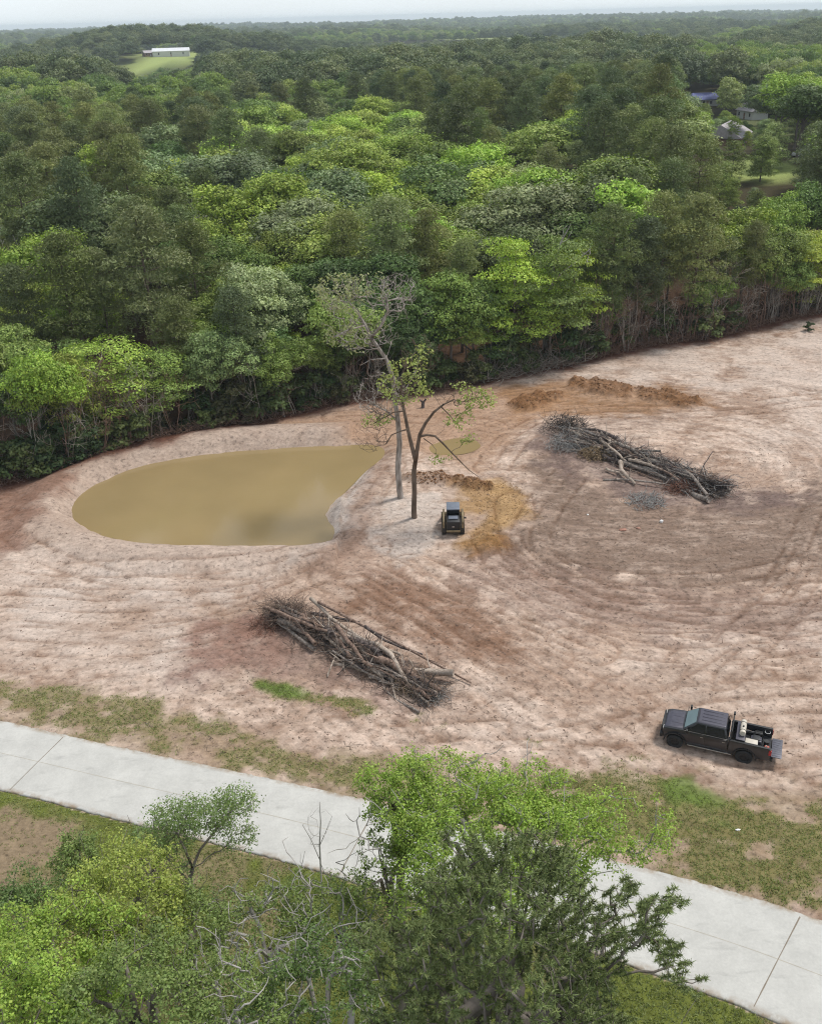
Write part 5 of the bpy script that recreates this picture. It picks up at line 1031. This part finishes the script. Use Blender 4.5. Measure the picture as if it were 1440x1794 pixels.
# ------------------------------------------------------------------ pickup truck
M_PAINT = plain('dark_paint', (.014, .014, .018), .3, 0, .06, 2, coat=.35); M_ROOFP = plain('dark_grey_paint', (.060, .056, .075), .42, .2, .12, 5, coat=.25); M_BLACK = plain('black_plastic', (.012, .012, .013), .55); M_RUB = plain('tyre_rubber', (.016, .016, .017), .85, var=.35, scale=9)
M_CHR = plain('dull_chrome', (.55, .55, .56), .28, 1.0); M_DG = plain('dark_glass', (.006, .007, .008), .12, 0, .0, 1, spec=.3); M_WS = plain('windshield_glass', (.20, .27, .29), .05, 0, .1, 1, coat=1.0); M_RED = plain('red_lens', (.32, .012, .014), .2); M_LENS = plain('clear_lens', (.5, .5, .5), .12)  # windshield_glass: pale blue reflection is painted into its base colour
M_RIM = plain('dark_rim', (.035, .035, .037), .4, .6); M_BED = plain('bed_liner', (.03, .03, .033), .8, var=.4, scale=6); M_BEIGE = plain('beige_plastic', (.55, .50, .42), .5); M_WHT = plain('white_plastic', (.68, .68, .66), .5); M_TG_ = plain('tailgate_inner', (.10, .10, .12), .45, .3, .3, 7)
fw_, rw_ = G(1180, 1303), G(1302, 1331); fwd = (fw_ - rw_).normalized(); mid = (fw_ + rw_) / 2; left = Vector((-fwd.y, fwd.x, 0)); cen = mid - left * .86
tz = ground_z(cen.x, cen.y); TR = empty('pickup_truck', (cen.x, cen.y, tz + .01), math.atan2(fwd.y, fwd.x))
tag(TR, 'black crew-cab pickup truck with its tailgate down and tools in the bed', 'pickup truck')
WB = 1.97; RW = .49
def arch(xc, r, n=9, z0=.49): return [(xc + r * math.cos(a), z0 + r * math.sin(a)) for a in [math.pi * i / n for i in range(n + 1)]]
def arch2(xc, r, zb=.60): # opening from its rear foot over the top to its front foot
    a0 = math.asin((zb - .49) / r); return [(xc - r * math.cos(a), .49 + r * math.sin(a)) for a in np.linspace(a0, math.pi - a0, 9)]
bt = MB(); ol = [(2.70, .74), (2.76, 1.05), (2.70, 1.30), (2.45, 1.38), (1.62, 1.44), (-.98, 1.46), (-.98, .60), (1.2, .60)] + arch2(WB, .60) + [(2.62, .62)]
vs = bt.prism(ol, -1.0, 1.0, .03)
for v in {v for f in bt.bm.faces for v in f.verts}:
    if v.co.x > 2.1: v.co.y *= 1 - .13 * ((v.co.x - 2.1) / .66) ** 2
    if v.co.z > 1.15: v.co.y *= 1 - .06 * (v.co.z - 1.15) / .32
body = bt.build('body', M_PAINT, TR, True)
h = MB(); h.hull([(1.64, -.84, 1.45), (1.64, .84, 1.45), (2.40, -.80, 1.40), (2.40, .80, 1.40), (2.66, -.70, 1.31), (2.66, .70, 1.31), (1.64, -.62, 1.50), (1.64, .62, 1.50), (2.34, -.56, 1.455), (2.34, .56, 1.455), (2.6, -.5, 1.36), (2.6, .5, 1.36)], .012)
for y0 in (-.30, .30): h.prism([(1.7, 1.49), (2.3, 1.45), (2.3, 1.468), (1.7, 1.512)], y0 - .12, y0 + .12, .006)
h.build('hood', M_ROOFP, TR, True)
gh = MB(); gh.hull([(1.60, s * .92, 1.44) for s in (-1, 1)] + [(.86, s * .74, 2.06) for s in (-1, 1)] + [(-.78, s * .74, 2.08) for s in (-1, 1)] + [(-.96, s * .93, 1.44) for s in (-1, 1)], .05); cab = gh.build('cab', M_PAINT, TR, True)
rf = MB(); rf.hull([(x, y, z) for x, w_, z in ((.84, .72, 2.06), (-.78, .72, 2.08), (.78, .64, 2.115), (-.74, .64, 2.13)) for y in (-w_, w_)], .02)
for y in (-.45, -.15, .15, .45): rf.box(-.66, .62, y - .022, y + .022, 2.11, 2.143, .008)
rf.build('roof', M_ROOFP, TR, True)
def quad(name, pts, mat, t=.012, par=TR):
    q = MB(); a, b, c_ = [Vector(p) for p in pts[:3]]; n_ = (b - a).cross(c_ - a).normalized(); q.hull([Vector(p) + n_ * t for p in pts] + [Vector(p) - n_ * t for p in pts]); return q.build(name, mat, par)
quad('windshield', [(1.52, -.78, 1.51), (1.52, .78, 1.51), (.93, .66, 2.0), (.93, -.66, 2.0)], M_WS, .03); quad('rear_window', [(-.97, -.70, 1.55), (-.97, .70, 1.55), (-.83, .62, 1.97), (-.83, -.62, 1.97)], M_DG, .02)
for s in (1, -1):
    y0, y1 = s * .905, s * .765
    quad('side_window', [(1.36, y0, 1.51), (.36, y0, 1.51), (.36, y1, 1.99), (.82, y1, 1.99)], M_DG, .03); quad('side_window', [(.28, y0, 1.51), (-.82, y0, 1.51), (-.68, y1, 1.99), (.28, y1, 1.99)], M_DG, .03)
    for x0, x1 in ((.34, 1.30), (-.90, .26)):
        d = MB(); d.box(x0, x1, s * .985 - .025, s * .985 + .025, .70, 1.42, .02); dd = d.build('door', M_PAINT, TR, True); hd = MB(); hd.box(x0 + .06, x0 + .24, s * 1.015 - .018, s * 1.015 + .018, 1.24, 1.27, .008); hd.build('handle', M_CHR, dd, True)
    bl = MB(); bl.box(-.9, 1.50, s * .945 - .015, s * .945 + .015, 1.447, 1.468, .005); bl.build('belt_trim', M_CHR, TR)
    rb = MB(); rb.box(-1.25, 1.25, s * 1.03 - .06, s * 1.03 + .06, .52, .57, .02); rb.build('running_board', M_CHR, TR)
    mi = MB(); mi.box(1.30, 1.42, s * 1.17 - .11, s * 1.17 + .11, 1.46, 1.72, .03); mi.box(1.32, 1.38, s * 1.0 - .06, s * 1.0 + .06, 1.5, 1.54); mi.build('wing_mirror', M_BLACK, TR, True)
    hl = MB(); hl.box(2.56, 2.74, s * .70 - .17, s * .70 + .17, 1.08, 1.28, .03); hl.build('headlight', M_LENS, TR, True)
    ol = [(-1.04, .62), (-1.04, 1.47), (-3.36, 1.47), (-3.36, .70), (-3.2, .64), (-2.62, .60)] + arch2(-WB, .60)
    b_ = MB(); b_.prism(ol, s * .86 if s > 0 else -1.0, s * 1.0 if s > 0 else -.86, .02); bs = b_.build('bed_side', M_PAINT, TR, True)
    rl = MB(); rl.box(-3.34, -1.06, s * .93 - .07, s * .93 + .07, 1.472, 1.492, .008); rl.build('bed_rail', M_BLACK, TR, True)
    tl = MB(); tl.box(-3.40, -3.24, s * .955 - .065, s * .955 + .065, 1.04, 1.38, .02); tl.build('tail_light', M_RED, TR, True)
    for xc in (WB, -WB):
        t = MB(); t.torus((xc, s * .90, RW), RW - .12, (.12, .16)); ty = t.build('tyre', M_RUB, TR, True); r_ = MB(); r_.cyl((xc, s * .97, RW), .29, .05, n=28); r_.cyl((xc, s * 1.0, RW), .07, .05, n=12)
        for k in range(8): a = k * math.pi / 4; r_.box(xc + .16 * math.cos(a) - .03, xc + .16 * math.cos(a) + .03, s * 1.005 - .012, s * 1.005 + .012, RW + .16 * math.sin(a) - .11, RW + .16 * math.sin(a) + .11, .006, Matrix.Rotation(math.pi / 2 - a, 4, 'Y'))
        r_.build('rim', M_RIM, ty, True)
        f_ = MB(); f_.prism(arch(xc, .665) + arch(xc, .60)[::-1], s * .985 if s > 0 else -1.05, s * 1.05 if s > 0 else -.985, .008); f_.build('fender_flare', M_BLACK, TR, True)
g = MB(); g.box(2.70, 2.77, -.5, .5, 1.0, 1.3, .02); g.build('grille', M_BLACK, TR, True)
g = MB(); g.box(2.70, 2.88, -.98, .98, .62, .92, .05)
for y in (-.72, .72): g.box(2.74, 2.84, y - .04, y + .04, .88, 1.34, .02)
g.box(2.75, 2.83, -.74, .74, 1.29, 1.36, .02); g.box(2.75, 2.82, -.74, .74, 1.08, 1.13, .015); g.build('bumper', M_BLACK, TR, True)
g = MB(); g.box(-3.36, -1.06, -.86, .86, .80, .86); g.box(-1.08, -1.03, -.86, .86, .82, 1.47)
for y in [i * .14 - .77 for i in range(12)]: g.box(-3.3, -1.1, y - .02, y + .02, .855, .875)
g.box(-2.45, -1.5, -.86, -.66, .86, 1.06, .03); g.box(-2.45, -1.5, .66, .86, .86, 1.06, .03); g.build('bed_floor', M_BED, TR)
g = MB(); g.box(-3.98, -3.40, -.84, .84, .82, .88, .02)
for y in [i * .2 - .7 for i in range(8)]: g.box(-3.92, -3.45, y - .03, y + .03, .878, .892, .004)
tg_ = g.build('tailgate', M_TG_, TR, True); g = MB(); g.box(-3.52, -3.37, -.9, .9, .54, .72, .03); g.build('rear_bumper', M_BLACK, TR, True)
g = MB(); g.box(-3.2, 2.6, -.42, -.3, .46, .6); g.box(-3.2, 2.6, .3, .42, .46, .6); g.box(-WB - .06, -WB + .06, -.8, .8, .43, .55, .02); g.box(WB - .06, WB + .06, -.8, .8, .43, .55, .02); g.build('chassis', M_BLACK, TR)
ma = MB(); ma.cyl((1.50, -.82, 1.66), .022, .42, 'z', 8); ma.build('antenna', M_BLACK, TR)
def on_truck(name, loc, label, cat, builder):
    M_ = TR.matrix_basis if False else Matrix.Translation(TR.location) @ Matrix.Rotation(TR.rotation_euler.z, 4, 'Z'); p = M_ @ Vector(loc); e = empty(name, p, TR.rotation_euler.z); tag(e, label, cat); builder(e); return e
def b_rack(e):
    for y in (-.86, .86): q = MB(); q.box(-.03, .03, y - .04, y + .04, 0, .62, .01); q.build('post', M_BLACK, e)
    q = MB(); q.box(-.03, .03, -.9, .9, .58, .64, .01)
    for y in (-.4, 0, .4): q.box(-.02, .02, y - .02, y + .02, 0, .6)
    q.build('crossbar', M_BLACK, e); q = MB(); q.box(-.06, .06, -.86, -.62, .64, .76, .02); q.build('lamp_housing', M_BLACK, e)
on_truck('headache_rack', (-1.12, 0, 1.47), 'black steel rack standing behind the truck cab', 'truck rack', b_rack)
def b_box(e):
    q = MB(); q.box(-.24, .24, -.84, .84, 0, .42, .03); q.build('chest', M_BLACK, e, True); q = MB(); q.box(-.25, .25, -.85, .85, .42, .47, .015); q.build('lid', M_ROOFP, e, True)
on_truck('toolbox', (-1.62, 0, 1.12), 'dark toolbox spanning the truck bed behind the rack', 'toolbox', b_box)
def b_tank(e):
    q = MB(); q.cyl((0, 0, .17), .17, 1.15, 'y', 20); q.build('barrel', M_BEIGE, e, True)
    for y in (-.35, .35): q = MB(); q.cyl((0, y, .17), .178, .05, 'y', 20); q.build('strap', M_BLACK, e, True)
    q = MB(); q.cyl((0, .1, .36), .05, .08, 'z', 12); q.build('cap', M_BLACK, e, True)
on_truck('spray_tank', (-1.70, -.08, 1.60), 'beige cylindrical tank strapped on the truck toolbox', 'tank', b_tank)
def b_cool(e):
    q = MB(); q.box(-.33, .33, -.19, .19, 0, .34, .03); q.build('tub', M_WHT, e, True); q = MB(); q.box(-.345, .345, -.205, .205, .34, .41, .02); q.build('lid', M_BEIGE, e, True)
on_truck('cooler', (-2.25, .60, 1.06), 'off-white cooler at the driver side of the truck bed', 'cooler', b_cool)
def b_gen(e):
    q = MB(); q.box(-.3, .3, -.24, .24, .06, .34, .04); q.build('engine_block', M_ROOFP, e, True); q = MB()
    for x in (-.34, .34):
        for y in (-.28, .28): q.cyl((x, y, .24), .02, .48, 'z', 8)
    for y in (-.28, .28): q.cyl((0, y, .47), .02, .7, 'x', 8)
    q.build('tube_frame', M_BLACK, e, True); q = MB(); q.box(-.2, .2, -.2, .2, .34, .44, .03); q.build('fuel_tank', M_BLACK, e, True)
on_truck('compressor', (-2.5, -.05, .88), 'dark framed machine in the middle of the truck bed', 'compressor', b_gen)
def b_saw(e):
    q = MB(); q.box(-.22, .22, -.12, .12, 0, .22, .04); q.build('motor', M_BLACK, e, True); q = MB(); q.box(.2, .7, -.01, .01, .06, .16, .004); q.build('guide_bar', M_CHR, e); q = MB(); q.cyl((-.05, 0, .28), .02, .3, 'x', 8); q.build('handle', M_BLACK, e)
on_truck('chainsaw', (-2.6, -.62, 1.06), 'dark chainsaw lying along the far side of the truck bed', 'chainsaw', b_saw)
def b_jug(e):
    q = MB(); q.box(-.13, .13, -.16, .16, 0, .36, .04); q.build('can', plain('red_can', (.42, .09, .06), .5), e, True); q = MB(); q.cyl((.03, 0, .40), .035, .1, 'z', 10); q.build('spout', M_BEIGE, e, True)
on_truck('fuel_can', (-3.12, .55, .88), 'faded red fuel can beside the truck tailgate', 'fuel can', b_jug)
def b_buck(e):
    q = MB(); q.cyl((0, 0, .2), .14, .4, 'z', 18, r2=.16); q.build('pail', M_BLACK, e, True); q = MB(); q.torus((0, 0, .41), .15, (.012, .012), 18, 6); o = q.build('rim', M_WHT, e, True); o.rotation_euler.x = math.pi / 2; o.location = (0, -.41, .41)
on_truck('bucket', (-3.08, .05, .88), 'black bucket near the tail end of the truck bed', 'bucket', b_buck)

# ------------------------------------------------------------------ compact track loader
lb = on(794, 930); la = on(792, 880); ld = (la - lb); ld.z = 0; ld.normalize()
LD = empty('track_loader', (lb.x, lb.y + .4, ground_z(lb.x, lb.y + .4)), math.atan2(ld.y, ld.x)); tag(LD, 'compact track loader with dark engine cover and tan sides, parked beside the twin trees', 'track loader')
M_TAN = plain('machine_tan', (.22, .165, .09), .6, var=.4, scale=3); M_LROOF = plain('loader_roof', (.16, .18, .22), .4); M_TRK = plain('track_rubber', (.035, .028, .022), .9, var=.4)
def stadium(x0, x1, z0, z1, n=8):
    r = (z1 - z0) / 2; zc = (z0 + z1) / 2; return [(x1 - r + r * math.cos(a), zc + r * math.sin(a)) for a in np.linspace(-math.pi / 2, math.pi / 2, n)] + [(x0 + r + r * math.cos(a), zc + r * math.sin(a)) for a in np.linspace(math.pi / 2, 3 * math.pi / 2, n)]
for s in (1, -1):
    q = MB(); a_, b_ = sorted((s * .58, s * .95)); q.prism(stadium(-1.15, 1.05, 0, .72), a_, b_, .02)
    for k in range(14): x = -1.0 + k * .148; q.box(x - .03, x + .03, a_ - .005, b_ + .005, .70, .75); q.box(x - .03, x + .03, a_ - .005, b_ + .005, -.03, .02)
    tr = q.build('track', M_TRK, LD); 
    for x in (-.78, -.3, .15, .62): q = MB(); q.cyl((x, s * .955, .3), .17, .04, n=16); q.build('roller', M_TAN, tr, True)
    q = MB(); a_, b_ = sorted((s * .72, s * .88)); q.prism([(-1.25, .8), (-1.3, 1.35), (-1.05, 1.62), (.3, 1.5), (1.35, .95), (1.55, .35), (1.7, .38), (1.55, 1.1), (.4, 1.72), (-1.1, 1.82), (-1.45, 1.4), (-1.42, .8)], a_, b_, .02); q.build('lift_arm', M_TAN, LD, True)
q = MB(); q.box(-1.35, .95, -.56, .56, .35, 1.0, .05); q.build('chassis', M_TAN, LD, True)
q = MB(); q.prism([(-1.45, .55), (-1.50, 1.42), (-1.1, 1.52), (-.5, 1.55), (-.5, .6)], -.55, .55, .04); en = q.build('engine_cover', M_BLACK, LD, True)
q = MB(); q.box(-1.2, -.65, -.4, .4, 1.53, 1.60, .02); q.build('radiator_grille', M_LROOF, en, True); q = MB(); q.box(-1.535, -1.50, -.1, .1, .95, 1.03, .008); q.build('badge_plate', M_CHR, en); q = MB(); q.box(-1.54, -1.48, -.58, .58, .5, .66, .03); q.build('rear_bumper', M_TAN, en, True)
q = MB(); 
for x, y in ((-.42, -.5), (-.42, .5), (.62, -.5), (.72, .5), (.72, -.5), (.1, -.5), (.1, .5)): q.box(x - .04, x + .04, y - .04, y + .04, .95, 2.05, .01)
q.build('cab_frame', M_BLACK, LD, True); q = MB(); q.box(-.38, .68, -.46, .46, 1.0, 2.0); q.build('cab_glass', M_DG, LD); q = MB(); q.box(-.52, .85, -.56, .56, 2.03, 2.13, .04); q.build('roof', M_LROOF, LD, True)
q = MB(); q.prism([(1.45, .02), (2.15, .02), (2.2, .06), (1.5, .12), (1.42, .75), (1.5, .85), (1.42, .86), (1.34, .75)], -.98, .98, .01); q.prism([(1.4, .04), (2.15, .04), (1.45, .85)], .95, .99); q.prism([(1.4, .04), (2.15, .04), (1.45, .85)], -.99, -.95); q.build('bucket', M_TAN, LD, True)
q = MB(); q.box(-.1, .05, -1.12, -.9, 1.0, 1.12, .02); q.build('wing_mirror', M_BLACK, LD, True)

# ------------------------------------------------------------------ small things on the clearing
sp_ = on(741, 714); SM = empty('forked_stump', sp_); tag(SM, 'small charred forked stump standing on the orange clay behind the pond', 'tree stump')
T = Tubes(); T.add([(0, 0, -.1), (0, 0, .3), (.02, 0, .62)], [.22, .19, .17], 8); link('trunk', T.mesh('trunk'), M_LOG[3], SM)
for d in (-1, 1): T = Tubes(); T.add([(.02, 0, .55), (d * .18, 0, .8), (d * .36, .03, .95 if d < 0 else 1.02)], [.15, .11, .06 if d < 0 else .1], 7); link('limb', T.mesh('limb'), M_LOG[3], SM)
def scrap(px, py, s, col, name, label, cat, seed):
    R = np.random.default_rng(seed); c = on(px, py); bm = bmesh.new(); bmesh.ops.create_icosphere(bm, subdivisions=2, radius=1)
    for v in bm.verts: k = 1 + .35 * (vn(v.co.x * 2 + seed, v.co.y * 2 + v.co.z * 1.7, seed) - .5) * 2; v.co = Vector((v.co.x * s[0], v.co.y * s[1], v.co.z * s[2])) * k
    me = bpy.data.meshes.new(name); bm.to_mesh(me); bm.free(); o = link(name, me, plain(name + '_mat', col, .8, var=.3, scale=6), None, (c.x, c.y, ground_z(c.x, c.y) + s[2] * .5)); tag(o, label, cat)
scrap(1158, 915, (.16, .12, .16), (.75, .74, .72), 'white_scrap', 'white scrap standing alone on the grey soil south of the far brush pile', 'scrap', 1)
scrap(1029, 902, (.10, .10, .06), (.7, .69, .66), 'white_scrap', 'tiny white scrap lying between the track loader and the far brush pile', 'scrap', 2)
scrap(1091, 929, (.32, .2, .10), (.34, .17, .12), 'red_scrap', 'reddish broken clay lump below the far brush pile', 'clay lump', 3)
scrap(1118, 926, (.22, .12, .07), (.34, .18, .13), 'red_scrap', 'smaller reddish lump next to the broken clay lump', 'clay lump', 4)
scrap(1292, 1454, (.14, .09, .04), (.75, .75, .75), 'white_scrap', 'white paper scrap on the grassy verge below the truck', 'scrap', 5)
scrap(405, 886, (.28, .1, .05), (.10, .08, .05), 'floating_twig', 'dark twig floating in the middle of the muddy pond', 'twig', 6)
sv = on(1415, 580); root = empty('shrub', sv); root.scale = (.5, .5, .45); c = link('crown', SH[1][0], None, root); link('stem', SH[1][1], None, root); c.color = (.05, .075, .03, 1); tag(root, 'single dark shrub alone on the bare soil near the east end of the wood edge', 'shrub')
# ------------------------------------------------------------------ houses, barn, parked vehicles beyond the wood
M_SH = plain('grey_shingle', seen(205, 198, 200), .9, var=.2, scale=2); M_SHB = plain('blue_grey_shingle', (.12, .14, .32), .8, var=.2, scale=2); M_WALL = plain('white_siding', (.62, .62, .60), .7, var=.08); M_BRK = plain('brown_brick', (.26, .15, .10), .9, var=.25, scale=3); M_MET = plain('white_metal_roof', (.72, .73, .74), .4, var=.08, scale=.3)
def house(x, y, rz, w_, d_, hw, hr, wall, roof, label, name='house', cat='house', nwin=4, chim=False, hip=.0, z=None):
    e = empty(name, (x, y, ground_z(x, y) if z is None else z), rz); tag(e, label, cat)
    q = MB(); q.box(-w_ / 2, w_ / 2, -d_ / 2, d_ / 2, -1.2, hw); q.prism([(-d_ / 2, hw), (d_ / 2, hw), (0, hw + hr - .1)], -w_ / 2 + hip, w_ / 2 - hip, axis='x') if not hip else None; q.build('wall', wall, e)
    q = MB(); o = .5; 
    q.hull([(sx * (w_ / 2 + o), sy * (d_ / 2 + o), hw - .12) for sx in (-1, 1) for sy in (-1, 1)] + [(sx * (w_ / 2 + o), sy * (d_ / 2 + o), hw + .05) for sx in (-1, 1) for sy in (-1, 1)] + [(sx * (w_ / 2 + o - hip), 0, hw + hr) for sx in (-1, 1)]); rf = q.build('roof', roof, e)
    if chim: q = MB(); q.box(w_ * .2, w_ * .2 + .9, -.4, .5, hw + hr * .4, hw + hr + .8); q.build('chimney', M_BRK, rf)
    for i in range(nwin):
        xx = -w_ / 2 + (i + .5) * w_ / nwin; q = MB(); q.box(xx - .55, xx + .55, -d_ / 2 - .04, -d_ / 2 + .02, hw * .35, hw * .78); wn_ = q.build('window', M_DG, e); q = MB()
        for a0, a1, b0, b1 in ((xx - .63, xx - .55, hw * .33, hw * .8), (xx + .55, xx + .63, hw * .33, hw * .8), (xx - .55, xx + .55, hw * .78, hw * .8), (xx - .55, xx + .55, hw * .33, hw * .35)): q.box(a0, a1, -d_ / 2 - .07, -d_ / 2 - .02, b0, b1)
        q.build('frame', M_WALL, wn_)
    q = MB(); q.box(-.5, .5, -d_ / 2 - .05, -d_ / 2 + .02, 0, 2.1); q.build('door', M_BRK if wall is M_WALL else M_WALL, e)
    return e
def loc(px, py, zz=0):
    return GF(px, py, zz)
p1_ = loc(1272, 226, 4.5); house(p1_.x, p1_.y, math.radians(62), 17, 11, 3.0, 3.4, M_BRK, M_SH, 'grey-roofed brick house half hidden by trees right of the wood', chim=False)
p2_ = loc(1232, 166, 4.5); house(p2_.x, p2_.y, math.radians(10), 14, 9, 2.8, 2.6, M_WALL, M_SHB, 'house with a blue-grey roof behind the tall trees', hip=2)
p3_ = loc(1318, 192, 3.5); house(p3_.x, p3_.y, math.radians(-75), 11, 7, 3.0, 2.8, M_WALL, M_SH, 'small white gabled house between the tall green trees', nwin=3)
p4_ = loc(300, 88, 5); house(p4_.x, p4_.y, math.radians(9), 38, 15, 5, 3.0, M_WALL, M_MET, 'long white metal-roofed barn on the open field near the horizon', 'barn', 'barn', 3)
p5_ = loc(262, 92, 3); house(p5_.x, p5_.y, math.radians(30), 13, 9, 3.2, 2.4, M_BRK, M_SH, 'small brown-walled shed beside the long white barn', 'shed', 'shed', 3)
for i, (px, py, w_, lab) in enumerate(((515, 95, 16, 'white-roofed farmhouse peeping out right of the long barn'), (835, 50, 22, 'pale building far beyond the dark pines'), (925, 52, 18, 'small pale building on the hazy plain, beside a longer one'), (972, 50, 15, 'tiny white building on the hazy plain'), (1020, 25, 60, 'long pale industrial shed right under the horizon'), (655, 82, 20, 'pale-roofed building at the back of the dark pines'))):
    q_ = loc(px, py, 9 if py < 60 else 7); house(q_.x, q_.y, math.radians(15 * (i % 3 - 1)), w_, w_ * .5, 12 if py < 60 else 9, 3, M_WALL, M_MET, lab, 'building', 'building', 3)
def small_car(px, py, rz, mat, label, name='parked_car', cat='car', L=4.6, Hh=1.45):
    v = loc(px, py, .8); e = empty(name, (v.x, v.y, ground_z(v.x, v.y)), rz); tag(e, label, cat); q = MB(); q.prism([(-L / 2, .35), (-L / 2, .9), (-L * .42, 1.0), (L * .28, .95), (L / 2, .8), (L / 2, .35)], -.88, .88, .08); q.build('body', mat, e, True)
    q = MB(); q.hull([(-L * .4, y, .95) for y in (-.8, .8)] + [(L * .25, y, .93) for y in (-.8, .8)] + [(-L * .3, y, Hh) for y in (-.65, .65)] + [(L * .08, y, Hh) for y in (-.65, .65)], .06); q.build('cabin', M_DG, e, True); q = MB(); q.box(-L * .3, L * .08, -.62, .62, Hh - .02, Hh + .04, .02); q.build('roof', mat, e, True)
    for x in (-L * .31, L * .31):
        for y in (-.84, .84): q = MB(); q.cyl((x, y, .33), .33, .2, n=16); q.build('wheel', M_RUB, e, True)
small_car(1404, 268, .5, M_WHT, 'white car parked under the big tree by the far lawn'); small_car(1432, 276, .3, plain('silver_paint', (.45, .45, .47), .3, .5), 'silver car parked beside the white one by the far lawn'); small_car(1322, 206, 1.3, M_WHT, 'white van-like vehicle in front of the small white gabled house', 'parked_van', 'van', 5.2, 1.9)
q_ = loc(1204, 252, 1.2); e = empty('trailer', (q_.x, q_.y, ground_z(q_.x, q_.y)), .1); tag(e, 'low white trailer glimpsed through pale branches left of the far lawn', 'trailer'); q = MB(); q.box(-3.4, 3.4, -1.1, 1.1, .6, 2.7, .12); q.build('body', M_WALL, e, True)
for x in (-.5, .5): q = MB(); q.cyl((x, -1.12, .38), .38, .2, n=14); q.build('wheel', M_RUB, e, True)
# ------------------------------------------------------------------ haze
bm = MB(); bm.box(-9500, 9500, -80, 12500, -60, 62)
hz = bm.build('haze', None); m = bpy.data.materials.new('haze'); m.use_nodes = True; n = m.node_tree; n.nodes.clear(); o_ = n.nodes.new('ShaderNodeOutputMaterial')
v = n.nodes.new('ShaderNodeVolumePrincipled'); v.inputs['Color'].default_value = (.80, .90, 1.0, 1); v.inputs['Density'].default_value = HAZE; n.links.new(v.outputs[0], o_.inputs['Volume']); hz.data.materials.append(m); tag(hz, kind='stuff')
